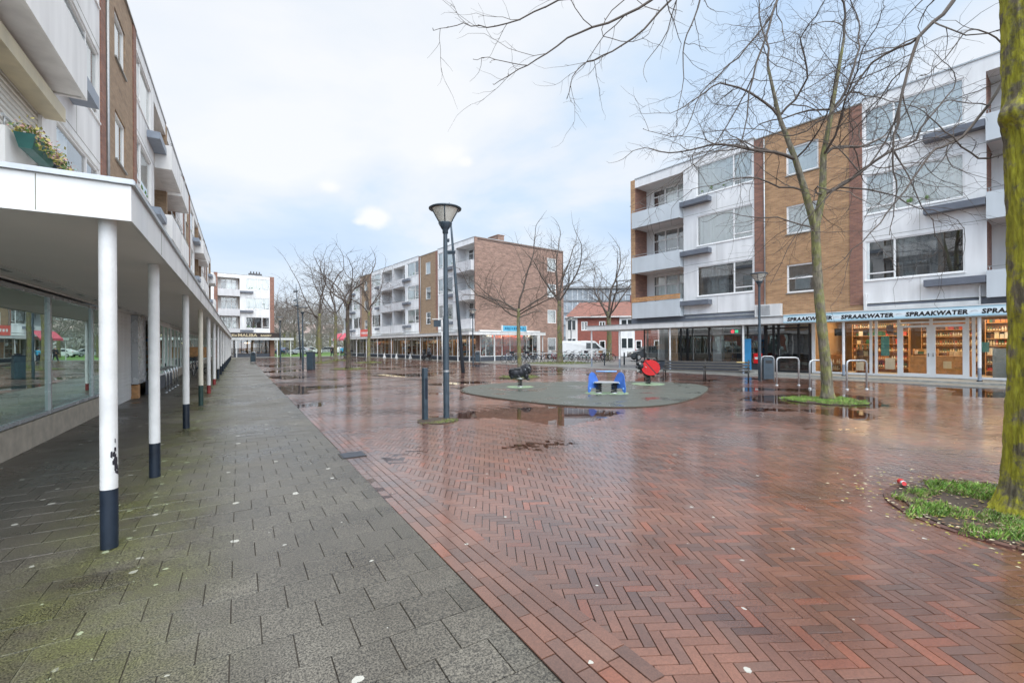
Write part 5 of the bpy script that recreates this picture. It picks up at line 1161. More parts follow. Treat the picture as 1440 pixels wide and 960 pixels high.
# ------------------------------------------------------------------ lamp posts
def lamp_proto():
    o = empty("street_lamp"); m = MB()
    m.lathe([(.066, 0), (.066, 2.15), (.060, 2.2), (.052, 2.26), (.046, 3.9), (.045, 4.06)], n=18); m.box(-.02, .02, -.073, -.06, .55, .95); m.build("pole", mt['post'], o)
    m = MB(); m.lathe([(.052, 4.05), (.062, 4.06), (.062, 4.13), (.085, 4.16), (.15, 4.27), (.15, 4.29), (.0, 4.29)], n=18); m.build("neck", mt['post'], o)
    g = MB(); g.lathe([(.13, 4.29), (.30, 4.58)], n=24); g.lathe([(.04, 4.29), (.05, 4.5), (0, 4.5)], n=10); gl = g.build("lamp_shade", mt['lampglass'], o)
    c = MB(); c.lathe([(.30, 4.575), (.355, 4.585), (.36, 4.605), (.33, 4.625), (.2, 4.665), (0, 4.68)], n=28); c.lathe([(.0, 4.578), (.30, 4.58)], n=24); c.build("lid", mt['post'], o)
    for k in range(5):
        a = 2*PI*k/5+.5; r = MB(); r.tube([(.125*math.cos(a), .125*math.sin(a), 4.27), (.315*math.cos(a), .315*math.sin(a), 4.59)], .011, 6); r.build("rib", mt['post'], o)
    return o
lp = lamp_proto()
for i, (x, y, s, lb) in enumerate(((3.90, 9.32, 1, "tall dark blue lamp post nearest the camera, beside the short dark post"), (19.27, 11.35, 1, "lamp post beside the grey litter bin before the black shop door"), (17.59, 35.98, 1.02, "lamp post before the corner of the brick gable block"), (3.80, 34.6, .93, "lamp post with the dark blue cabinet at its foot"), (3.56, 51.38, .98, "small distant lamp post before the bakery end of the far block"), (33.0, 41.7, 1.04, "lamp post between the tall tree and the white van"))):
    o = lp if i == 0 else copy_tree(lp); o.location = (x, y, 0); o.scale = (s, s, s); o.rotation_euler[2] = i*.4; tag(o, lb, "street lamp", "street lamps on the square")
# extras on the nearest lamp
st = MB(); st.lathe([(.069, 1.02), (.069, 1.06)], n=18); st.build("band", mt['galv'], lp)
# short dark post by the nearest lamp
o = empty("bollard", (3.43, 9.38, 0), .3, label="short dark square post standing left of the nearest lamp post", cat="post"); m = MB(); m.box(-.05, .05, -.05, .05, -.02, 1.12); m.build("post", mt['post'], o, bevel=.012); m = MB(); m.box(-.03, .03, -.054, -.05, .45, .9); m.build("access_door", mt['navy'], o)
# leaning floodlight masts
def mast(x, y, h, dx, label):
    o = empty("floodlight_mast", (x, y, 0), label=label, cat="light mast", group="leaning floodlight masts"); v = RT*dx
    P = lambda t: Vector((v.x*t, v.y*t, h*t))
    m = MB(); m.tube([P(0), P(.5), P(.8), P(1)], [.115, .09, .065, .035], 12); m.build("mast", mt['post'], o)
    for t, s in ((.71, 1), (.90, -1), (.78, -1)):
        q = P(t); w_ = .24 if t != .78 else .12
        b = MB(); T = Matrix.Translation(q+RT*(-.12 if t != .78 else -.3)) @ Matrix.Rotation(-YAW, 4, 'Z') @ Matrix.Rotation(.35, 4, 'X'); b.box(-w_, w_, -.16, .16, -.09, .09, 0, T); b.build("floodlight", mt['post'], o)
        g = MB(); T2 = T @ Matrix.Translation((0, 0, -.095)); g.box(-w_*.85, w_*.85, -.13, .13, -.004, 0, 0, T2); g.build("lens", mt['lampglass'], o)
mast(11.2, 24.23, 9.9, -.75, "dark leaning floodlight mast behind the nearest lamp post"); mast(7.23, 68.08, 10.1, -.6, "distant thin floodlight mast beyond the cabinet lamp")
# hanging bracket sign on the middle block corner
o = empty("bracket_sign", tuple(at(630, 470, 40))[:2]+(0,), label="white bracket frame holding a dark sign seen beside the nearest lamp post", cat="sign")
z = at(630, 456, 40).z; o.location = (15.9, 38.9, 0)
m = MB(); d = RT
m.tube([Vector((0,0,2.9)), Vector((0,0,4.0)), -d*.9+Vector((0,0,4.0))], .05, 6); m.tube([Vector((0,0,0)), Vector((0,0,2.9))], .04, 6); m.build("frame", mt['white'], o)
m = MB(); T = Matrix.Rotation(-YAW, 4, 'Z'); m.box(-.75, -.1, -.03, .03, 3.3, 3.9, 0, T); m.build("panel", mt['post'], o)

# utility cabinet, litter bins
o = empty("utility_cabinet", (4.28, 34.3, 0), -YAW, label="dark blue utility cabinet standing beside the left lamp post", cat="utility cabinet"); m = MB(); m.box(-.22, .22, -.2, .2, 0, 1.18); m.build("body", mt['post'], o, bevel=.01); m = MB(); m.box(-.24, .24, -.22, .22, 1.18, 1.22); m.build("lid", mt['navy'], o); m = MB(); m.box(-.19, .19, -.208, -.2, .12, 1.1); m.build("door", mt['post'], o)
def bin_(x, y, rz, label):
    o = empty("litter_bin", (x, y, 0), rz, label=label, cat="litter bin", group="dark blue litter bins with steel hoops")
    m = MB(); pr = [(-.19, .12), (.19, .12), (.19, .92)]+[(.19-.19*(1-math.cos(t)), .92+.1*math.sin(t)) for t in (PI*.15, PI*.3, PI*.5)]+[(-.19+.19*(1-math.cos(t)), .92+.1*math.sin(t)) for t in (PI*.5, PI*.3, PI*.15)]+[(-.19, .92)]
    k = len(pr); m.v = [(a, -.14, b) for a, b in pr]+[(a, .14, b) for a, b in pr]; m.f = [tuple(range(k)), tuple(range(2*k-1, k-1, -1))]+[(i, k+i, k+(i+1) % k, (i+1) % k) for i in range(k)]; m.mi = [0]*len(m.f); m.sm = [False]*len(m.f); m.build("body", mt['post'], o)
    m = MB(); m.tube([(-.24, 0, 0), (-.24, 0, .96), (-.21, 0, 1.03), (-.14, 0, 1.06), (.14, 0, 1.06), (.21, 0, 1.03), (.24, 0, .96), (.24, 0, 0)], .024, 10); m.build("hoop_frame", mt['galv'], o); m = MB(); m.box(-.12, .12, -.15, -.138, .78, .9); m.build("slot", mt['black'], o); return o
bin_(19.0, 10.85, -YAW-.2, "dark blue litter bin in a steel hoop beside the right lamp post"); bin_(1.2, 51.4, -YAW+.3, "small distant litter bin before the bakery"); bin_(18.35, 36.6, -YAW, "litter bin with a steel post near the corner column of the brick gable block")
# cycle hoops
def hoop(a, b, h, label=None, r=.025, mat='galv', name="cycle_hoop", group=None):
    a, b = Vector((*a, 0)), Vector((*b, 0)); d = (b-a).normalized(); Z = Vector((0, 0, 1)); c = .12
    o = empty(name, tuple(a), label=label, cat="cycle stand", group=group); O = a
    m = MB(); m.tube([a-O, a-O+Z*(h-c), a-O+Z*(h-.03)+d*.035, a-O+Z*h+d*c, b-O+Z*h-d*c, b-O+Z*(h-.03)-d*.035, b-O+Z*(h-c), b-O], r, 10); m.build("hoop", mt[mat], o)
    m = MB(); m.lathe([(.055, 0), (.055, .035), (.028, .04)], n=12); m.lathe([(.055, 0), (.055, .035), (.028, .04)], tuple(b-O), n=12); m.build("foot_ring", mt['galv'], o); return o
hoop((17.5, 9.65), (18.16, 9.19), 1.06, "galvanised cycle hoop nearest the litter bin before the black door", .03, group="galvanised cycle hoops before the shops")
hoop((17.12, 8.3), (17.85, 7.95), 1.0, "galvanised cycle hoop half hidden behind the forked tree trunk", .03, group="galvanised cycle hoops before the shops")
hoop((17.8, 7.45), (18.5, 7.15), 1.0, "galvanised cycle hoop right of the forked tree trunk, before the lit shop", .03, group="galvanised cycle hoops before the shops")
hn = ("nearest", "second nearest", "third", "fourth", "farthest")
for i in range(5): hoop((-2.75, 19.9+i*.85), (-2.2, 19.9+i*.85), .8, "low silver cycle hoop against the arcade shopfront, %s of the five" % hn[i], .022, 'chrome', group="silver cycle hoops in the arcade")
def P2(px, py): # ground point seen at a photo pixel
    d = 1024/(py-(485-.0061*(px-720))); p = at(px, py, d); return (p.x, p.y)
# rail stands by the bicycles
o = empty("cycle_rail", (0, 0, 0), label="long low steel rail on posts behind the parked bicycles", cat="rail"); m = MB()
A0, A1 = Vector((17.6+2.6, 34.6, 0)), Vector((29.5, 31.6, 0))
for i in range(15):
    q = A0.lerp(A1, i/14); m.tube([q, q+Vector((0, 0, .85))], .025, 6)
m.tube([A0+Vector((0,0,.86)), A1+Vector((0,0,.86))], .03, 6); m.build("rail", mt['galv'], o)
for i, (px, py, lb) in enumerate(((896, 514, "first dark low hoop right of the bicycles"), (850, 514.5, "dark low hoop behind the front canopy post"), (878, 513.5, "dark low hoop before the dark parked car"))):
    x, y = P2(px, py); hoop((x, y), (x+.45, y+.5), .95, lb, .04, 'post', group="dark low hoops by the street corner")

# ------------------------------------------------------------------ bench
def bench():
    a = Vector((16.35, 14.05, 0)); b = Vector((18.05, 11.05, 0)); d = (b-a).normalized(); L_ = (b-a).length; an = math.atan2(d.y, d.x)
    # local x along the bench, local y towards the shops (back side)
    o = empty("park_bench", tuple(a), an, label="long dark slatted double bench with backrest before the dark framed shop", cat="bench")
    m = MB()
    for k in range(4): m.box(0, L_, -.20+k*.105, -.115+k*.105, .44, .468)
    m.build("seat", mt['woodbrown'], o, bevel=.005)
    m = MB()
    for k, (y, z) in enumerate(((.245, .56), (.28, .68), (.315, .80))):
        T = Matrix.Translation((0, y, z)) @ Matrix.Rotation(-.28, 4, 'X'); m.box(0, L_, -.013, .013, -.04, .04, 0, T)
    m.build("backrest", mt['woodbrown'], o, bevel=.005)
    for x in (.05, L_/2, L_-.05):
        m = MB(); m.tube([(x, -.28, 0), (x, -.25, .62)], .02, 8); m.tube([(x, .30, 0), (x, .215, .42), (x, .36, .90)], .022, 8); m.tube([(x, -.25, .42), (x, .22, .42)], .02, 8); m.build("leg", mt['black'], o)
        m = MB(); m.box(x-.025, x+.025, -.30, .27, .62, .645); m.build("armrest", mt['black'], o)
    m = MB(); m.box(L_-.5, L_-.2, .30, .335, .79, .84); m.build("plaque", M("bench_plaque", (.62, .48, .2), .4), o)
bench()

# ------------------------------------------------------------------ playground springers
def spring(mb, x, y, z0, z1, r, w=.018, turns=4.5, mi=0):
    n = int(turns*14); pts = [(x+r*math.cos(2*PI*turns*i/n), y+r*math.sin(2*PI*turns*i/n), z0+(z1-z0)*i/n) for i in range(n+1)]; mb.tube(pts, w, 8, mi)
def blob(name, parts, mat, parent, voxel=.02, smooth=6):
    bm = bmesh.new()
    for (x, y, z, a, b, c) in parts:
        r = bmesh.ops.create_icosphere(bm, subdivisions=3, radius=1); bmesh.ops.transform(bm, matrix=Matrix.Translation((x, y, z)) @ Matrix.Diagonal((a, b, c, 1)), verts=r['verts'])
    me = bpy.data.meshes.new(name); bm.to_mesh(me); bm.free(); o = bpy.data.objects.new(name, me); C.objects.link(o)
    md = o.modifiers.new("r", 'REMESH'); md.mode = 'VOXEL'; md.voxel_size = voxel; md.use_smooth_shade = True; sm = o.modifiers.new("s", 'SMOOTH'); sm.iterations = smooth
    dg = bpy.context.evaluated_depsgraph_get(); m2 = bpy.data.meshes.new_from_object(o.evaluated_get(dg)); o.modifiers.clear(); o.data = m2; m2.materials.clear(); m2.materials.append(mat); o.parent = parent; return o
# black sheepdog-like springer, seen from its side (head to the right)
o = empty("spring_rocker", (9.02, 14.47, .034), -YAW, label="black shaggy animal spring rocker on its pale green disc, left of the playground", cat="spring rocker", group="spring rockers on the play surface")
d0 = disc("safety_disc", 0, 0, .50, .006, mt['disc']); d0.parent = o
m = MB(); spring(m, 0, 0, .02, .30, .075); m.build("spring", mt['black'], o); m = MB(); m.lathe([(.12, .0), (.12, .03), (0, .03)], n=16); m.lathe([(0, .29), (.13, .29), (.13, .33), (0, .33)], n=16); m.build("mount", mt['galv'], o)
rn = random.Random(3); parts = [(-.16, 0, .52, .25, .14, .20), (.02, 0, .55, .22, .14, .20), (-.30, 0, .55, .13, .12, .17), (.16, 0, .62, .18, .14, .22), (.25, 0, .71, .18, .14, .18), (.34, 0, .62, .10, .11, .14), (.24, .0, .40, .09, .12, .14), (.31, 0, .28, .07, .11, .045), (-.30, 0, .38, .07, .11, .10), (-.33, 0, .44, .08, .1, .1)]
for i in range(26): a = rn.uniform(0, 2*PI); parts.append((.27+.14*math.cos(a), rn.choice((-.09, .09)), .68+.15*math.sin(a), .035, .03, .035))
for i in range(30): parts.append((rn.uniform(-.36, .15), rn.choice((-.1, .1)), rn.uniform(.38, .66), .05, .03, .035))
blob("body", parts, mt['blackplastic'], o, .016, 3)
for s in (-1, 1): e = MB(); e.lathe([(0, -.006), (.022, 0), (0, .006)], (0, 0, 0), 12); eo = e.build("eye", mt['white'], o); eo.matrix_local = Matrix.Translation((.34, s*.135, .72)) @ Matrix.Rotation(PI/2, 4, 'X')
m = MB(); m.tube([(.2, -.26, .66), (.2, .26, .66)], .016, 8); m.build("handlebar", mt['galv'], o); m = MB(); m.tube([(-.0, -.22, .36), (0, .22, .36)], .016, 8); m.build("footrest", mt['galv'], o)
m = MB(); m.box(-.22, .04, -.15, .15, .665, .695); m.build("seat", mt['blackplastic'], o, bevel=.01)
# blue two-person springer
o = empty("spring_rocker", (10.15, 11.02, .034), -YAW-.16, label="blue two panel see-saw rocker on two springs, middle of the playground", cat="spring rocker", group="spring rockers on the play surface")
d0 = disc("safety_disc", -.27, 0, .42, .006, mt['disc']); d0.parent = o; d0 = disc("safety_disc", .28, 0, .42, .007, mt['disc']); d0.parent = o
for x in (-.24, .24):
    m = MB(); spring(m, x, 0, .02, .33, .085, .02, 4.5); m.build("spring", mt['black'], o); m = MB(); m.lathe([(.12, 0), (.12, .03), (0, .03)], (x, 0, 0), n=16); m.build("mount", mt['galv'], o)
m = MB(); m.box(-.38, .38, -.24, .24, .34, .37); m.build("platform", mt['galv'], o, bevel=.005)
for s in (-1, 1):
    out = [(-.36, .10), (-.30, .06), (-.22, .12), (-.15, .20), (-.02, .18), (.12, .15), (.22, .08), (.34, .10), (.36, .22), (.28, .40), (.2, .62), (.12, .72), (.0, .76), (-.12, .72), (-.2, .62), (-.26, .42), (-.34, .25)]
    # panel stands in the plane across the platform ends, leaning outward
    m = MB(); T = Matrix.Translation((s*.36, 0, .0)) @ Matrix.Diagonal((.88, .88, .9, 1)) @ Matrix.Rotation(s*(-.16), 4, 'Y').inverted() @ Matrix.Rotation(s*.72, 4, 'Z') @ Matrix.Rotation(PI/2, 4, 'Z') @ Matrix.Rotation(PI/2, 4, 'X')
    m.poly(out, -.012, .012, 0, T); m.build("side_panel", mt['blueplastic'], o, bevel=.004)
    for (u, v) in ((-.24, .2), (.24, .2), (0, .36)):
        b = MB(); b.lathe([(0, -.03), (.035, -.028), (.035, .028), (0, .03)], n=14); bo = b.build("bolt_cap", mt['lightblue'], o); bo.matrix_local = T @ Matrix.Translation((u, v, 0))
m = MB(); m.tube([(-.33, 0, .70), (.33, 0, .70)], .024, 10); m.build("handlebar", mt['lightblue'], o)
# red and black beetle springer
BT = o = empty("spring_rocker", (13.8, 12.61, .034), -YAW, label="red and black round beetle spring rocker, right of the playground by the bench", cat="spring rocker", group="spring rockers on the play surface")
d0 = disc("safety_disc", 0, 0, .52, .006, mt['disc']); d0.parent = o
m = MB(); spring(m, 0, 0, .02, .26, .075); m.build("spring", mt['black'], o)
T0 = Matrix.Translation((.05, -.14, .58)) @ Matrix.Rotation(-.25, 4, 'Z') @ Matrix.Rotation(PI/2, 4, 'X')
for s, nm in ((0, "front"), (1, "back")):
    TT = Matrix.Translation((0, .28*s, 0)) @ T0
    m = MB(); m.poly([(.285*math.cos(2*PI*i/40), .27*math.sin(2*PI*i/40)) for i in range(40)], -.012, .012, 0, TT); m.build("wing_panel", mt['red'], o)
    m = MB(); T1 = TT @ Matrix.Rotation(math.radians(-52), 4, 'Z'); m.box(-.275, .275, -.014, .014, -.0145, .0145, 0, T1); m.build("stripe", mt['black'], o)
parts = [(-.24, 0, .64, .14, .12, .14), (-.28, 0, .70, .08, .1, .08), (.0, 0, .36, .16, .1, .12), (.05, 0, .58, .24, .10, .22)]
for a in (-150, -178, 165, 130, 95, 60, 25, -8, -40, -70): r = .33; parts.append((.05+r*math.cos(math.radians(a)), 0, .58+r*.93*math.sin(math.radians(a)), .055, .08, .055))
for (x, z) in ((-.36, .74), (-.38, .60), (-.34, .44), (-.2, .80)): parts.append((x, -.05, z, .045, .05, .045))
blob("body", parts, mt['blackplastic'], o, .018, 3)
for (x, z) in ((-.30, .72), (-.36, .45)): e = MB(); e.lathe([(0, -.006), (.026, 0), (0, .006)], n=12); eo = e.build("eye", mt['white'], o); eo.matrix_local = Matrix.Translation((x, -.13 if z > .5 else -.10, z)) @ Matrix.Rotation(PI/2, 4, 'X')
m = MB(); m.tube([(-.12, -.22, .60), (-.12, .22, .60)], .013, 8); m.build("handlebar", mt['galv'], o)

BT.scale = (1.2, 1.2, 1.12)
# crushed can
o = empty("crushed_can", (6.28, 2.1, .03), .6, label="crushed red and white drink can lying at the edge of the tree grass", cat="can"); m = MB()
for i in range(9):
    t = i/8; pass
pts = [(-.06+.015*i, .004*math.sin(i*2), .028+.003*math.cos(i*3)) for i in range(9)]; m.tube(pts, [.024, .031, .028, .032, .027, .031, .029, .031, .022], 12); m.mi = [1 if (i//12) in (0, 1, 2) else 0 for i in range(len(m.f))]; m.build("shell", [mt['red'], mt['chrome']], o)

# ------------------------------------------------------------------ bicycles
def bike(col, basket=False, seat='black'):
    o = empty("bicycle"); R = .34
    for x in (-.52, .52):
        w_ = MB(); n = 28; w_.tube([(x+R*math.cos(2*PI*i/n), 0, R+R*math.sin(2*PI*i/n)) for i in range(n+1)], .017, 5, cap=False); wo = w_.build("wheel", mt['tyre'], o)
        s = MB()
        for k in range(10): a = PI*k/10; s.tube([(x-R*math.cos(a), 0, R-R*math.sin(a)), (x+R*math.cos(a), 0, R+R*math.sin(a))], .0025, 3, cap=False)
        s.lathe([(.02, -.0), (.02, .02)], (x, 0, R-.01), 6); s.build("spokes", mt['chrome'], wo)
        f = MB(); f.tube([(x+(R+.03)*math.cos(a), 0, R+(R+.03)*math.sin(a)) for a in [math.radians(t) for t in (range(20, 190, 15) if x < 0 else range(0, 150, 15))]], .014, 4); f.build("mudguard", mt['black'], wo)
    bb = (-.06, 0, .30); st = (-.22, 0, .80); hd = (.32, 0, .86); hl = (.37, 0, .62)
    m = MB(); m.tube([bb, st], .018, 6); m.tube([hl, (.06, 0, .36), bb], .018, 6); m.tube([hd, hl, (.52, 0, .34)], .018, 6); m.tube([bb, (-.52, 0, .34)], .012, 5); m.tube([(-.2, 0, .70), (-.52, 0, .34)], .011, 5); m.tube([(.33, 0, .76), (-.17, 0, .55)], .016, 6); m.build("frame", col, o)
    m = MB(); m.tube([(-.22, 0, .8), (-.24, 0, .92)], .012, 6); m.poly([(-.38, -.08), (-.30, -.09), (-.10, -.02), (-.10, .02), (-.30, .09), (-.38, .08)], .92, .97); m.build("saddle", mt[seat], o)
    m = MB(); m.tube([(.32, 0, .86), (.31, 0, 1.0), (.31, .12, 1.04), (.22, .28, 1.05), (.08, .29, 1.04)], .012, 6); m.tube([(.31, 0, 1.0), (.31, -.12, 1.04), (.22, -.28, 1.05), (.08, -.29, 1.04)], .012, 6); m.build("handlebar", mt['black'], o)
    m = MB(); m.tube([(-.75, -.05, .72), (-.35, -.05, .72)], .008, 4); m.tube([(-.75, .05, .72), (-.35, .05, .72)], .008, 4); m.tube([(-.72, .05, .72), (-.54, .03, .36)], .007, 4); m.tube([(-.72, -.05, .72), (-.54, -.03, .36)], .007, 4); m.build("luggage_rack", mt['black'], o)
    m = MB(); m.tube([(-.06, -.02, .30), (-.06, -.09, .30), (.02, -.09, .16), (.02, -.15, .16)], .011, 5); m.tube([(-.06, .02, .30), (-.06, .09, .30), (-.14, .09, .44), (-.14, .15, .44)], .011, 5); m.build("pedals", mt['black'], o)
    if basket: m = MB(); m.box(.38, .66, -.18, .18, .80, 1.02); m.build("front_crate", mt[basket], o)
    return o
pr = [bike(mt['carblue']), bike(M("teal_bike_paint", (.08, .32, .30), .3)), bike(M("red_bike_paint", (.4, .04, .06), .3)), bike(M("black_bike_paint", (.02, .02, .02), .3), 'goods_dark'), bike(M("white_bike_paint", (.6, .6, .6), .3)), bike(mt['black'], 'wood')]
cn = ["dark blue bicycle", "teal bicycle", "red framed bicycle", "black bicycle with dark front crate", "white bicycle", "black bicycle with wooden front crate"]
order = [(0, 0, 'at the left end of the rail, under the canopy post'), (3, 1, 'second in the row from the left'), (4, 2, 'before the gable window, third from the left'), (3, 3, 'left of the tall tree trunk'), (0, 4, 'just left of the tall tree trunk'), (2, 6, 'just right of the tall tree trunk'), (1, 7, 'second right of the tall tree'), (4, 8, 'right of the teal bicycle'), (0, 9, 'below the van side'), (1, 10, 'below the van door'), (3, 11, 'before the van bonnet'), (2, 12, 'right of the front canopy post'), (5, 13, 'at the right end of the rail')]
usedp = set()
for (k, i, where) in order:
    if k in usedp: b_ = copy_tree(pr[k])
    else: b_ = pr[k]; usedp.add(k)
    q = A0.lerp(A1, (i+.35)/14); b_.location = (q.x-.35, q.y-.55, .022); b_.rotation_euler = (random.uniform(-.08, .08), 0, math.radians(118+random.uniform(-14, 14))); tag(b_, cn[k]+" parked "+where, "bicycle", "bicycles parked along the rail")
for (k, x, y, rz, lb) in ((3, -2.25, 30.2, 1.4, "black bicycle with crate parked in the arcade beside the wooden crate stand"), (0, -2.1, 32.5, 1.9, "dark bicycle leaning in the arcade beyond the wooden crate stand"), (3, 4.2, 82.5, 2.6, "black bicycle parked under the far bakery canopy end, left one"), (0, 5.6, 83.2, 2.4, "dark blue bicycle parked under the far bakery canopy end, middle one"), (4, 6.9, 83.6, 2.5, "pale bicycle parked under the far bakery canopy end, right one"), (3, 12.6, 63.0, .9, "black bicycle before the dark shopfront behind the left tree row"), (0, 13.6, 58.6, 1.2, "dark blue bicycle before the long shopping row")):
    b_ = copy_tree(pr[k]); b_.location = (x, y, .02); b_.rotation_euler = (0, 0, rz); tag(b_, lb, "bicycle", "bicycles parked along the rail" if False else "bicycles parked near the shops")
# parked scooter in the middle row arcade
o = empty("scooter", (*FL(0)[:0], 17.45, 47.0, .022), 1.9, label="dark covered scooter parked under the long canopy behind the nearest lamp post", cat="scooter")
for x in (-.55, .55): m = MB(); m.tube([(x+.2*math.cos(2*PI*i/16), 0, .22+.2*math.sin(2*PI*i/16)) for i in range(17)], .06, 6, cap=False); m.build("wheel", mt['tyre'], o)
blob("body", [(-.4, 0, .62, .38, .2, .28), (.1, 0, .42, .5, .18, .12), (.5, 0, .75, .16, .2, .36), (.45, 0, 1.1, .1, .3, .08), (-.4, 0, .88, .34, .16, .09)], mt['blackplastic'], o, .04, 4)
# wooden crate stand and handcart in the arcade
o = empty("crate_stand", (-2.2, 33.6, .0), 0, label="orange wooden crate stand with wheels in the left arcade", cat="display stand"); m = MB(); m.box(-.6, .6, -.3, .3, .95, 1.6); m.build("crate", mt['wood'], o); m = MB()
for x in (-.55, .55):
    for y in (-.28, .28): m.box(x-.03, x+.03, y-.03, y+.03, 0.1, .95)
m.build("leg", mt['black'], o)
for x in (-.5, .5): m = MB(); m.tube([(x+.16*math.cos(2*PI*i/14), -.32, .17+.16*math.sin(2*PI*i/14)) for i in range(15)], .03, 5, cap=False); m.build("wheel", mt['tyre'], o)
# chalkboard and parasol feet before the long block
o = empty("chalkboard", (17.75, 47.6, .022), A_, label="black pavement chalkboard in pale frame under the long canopy", cat="sign board"); m = MB(); T = Matrix.Rotation(-.12, 4, 'X'); m.box(-.36, .36, -.02, .02, .12, 1.3, 0, T); m.build("frame", mt['galv'], o); m = MB(); m.box(-.31, .31, -.026, -.0205, .2, 1.24, 0, T); m.build("board", mt['goods_dark'], o)
m = MB(); rnd = random.Random(3)
for i in range(5): m.box(-.2+rnd.random()*.05, .1+rnd.random()*.1, -.03, -.0265, .45+i*.14, .475+i*.14, 0, T)
m.build("chalk_marks", mt['galv'], o); m = MB(); m.box(-.45, .45, -.2, .2, 0, .1); m.build("foot", mt['galv'], o)
for (px, py, lb) in ((577, 504.5, "white parasol foot nearest the scooter"), (557.5, 504, "white parasol foot, middle of the three"), (540.5, 503.5, "white parasol foot, leftmost of the three")):
    x, y = P2(px, py); o = empty("parasol_stand", (x, y, 0), label=lb, cat="parasol foot", group="white parasol feet by the long canopy"); m = MB(); m.lathe([(.22, 0), (.22, .08), (.12, .3), (.06, .62), (.04, .64), (0, .64)], n=16); m.build("foot", mt['white'], o); m = MB(); m.lathe([(.02, .64), (.02, .9)], n=8); m.build("tube", mt['galv'], o)
# black folding parasol crosses at two canopy posts
for (s, lb) in ((11.85, "black folding parasol cross lying at the post behind the forked tree"), (16.2, "black folding parasol cross lying at the post right of the double doors")):
    x, y = FL(s, .16); o = empty("parasol_cross", (x, y, .022), .6, label=lb, cat="parasol stand", group="black parasol crosses on the shop step"); m = MB()
    for k in range(2):
        T = Matrix.Rotation(k*PI/2, 4, 'Z') @ Matrix.Rotation(.0, 4, 'Y'); m.box(-.62, .62, -.02, .02, .02+.03*k, .05+.03*k, 0, T)
    m.build("bar", mt['black'], o); m = MB(); m.lathe([(.09, .0), (.09, .12)], n=12); m.build("socket", mt['black'], o)
# advertising panels beside the lamp post
x, y = FL(7.55, -.25); o = empty("advert_panel", (x, y, .10), A_, label="blue advert stand with red square poster behind the lamp post", cat="sign board")
m = MB(); m.box(-.32, .02, -.03, .03, .1, 1.75); m.build("blue_panel", M("advert_blue", (.05, .28, .55), .4), o); m = MB(); m.box(.12, .55, .06, .1, .45, .98); m.build("red_panel", mt['red'], o); m = MB(); m.box(.18, .49, .055, .06, .66, .78); m.build("lettering", mt['white'], o)
m = MB(); m.box(-.5, .7, -.3, .3, 0, .09); m.build("foot", mt['concrete'], o)

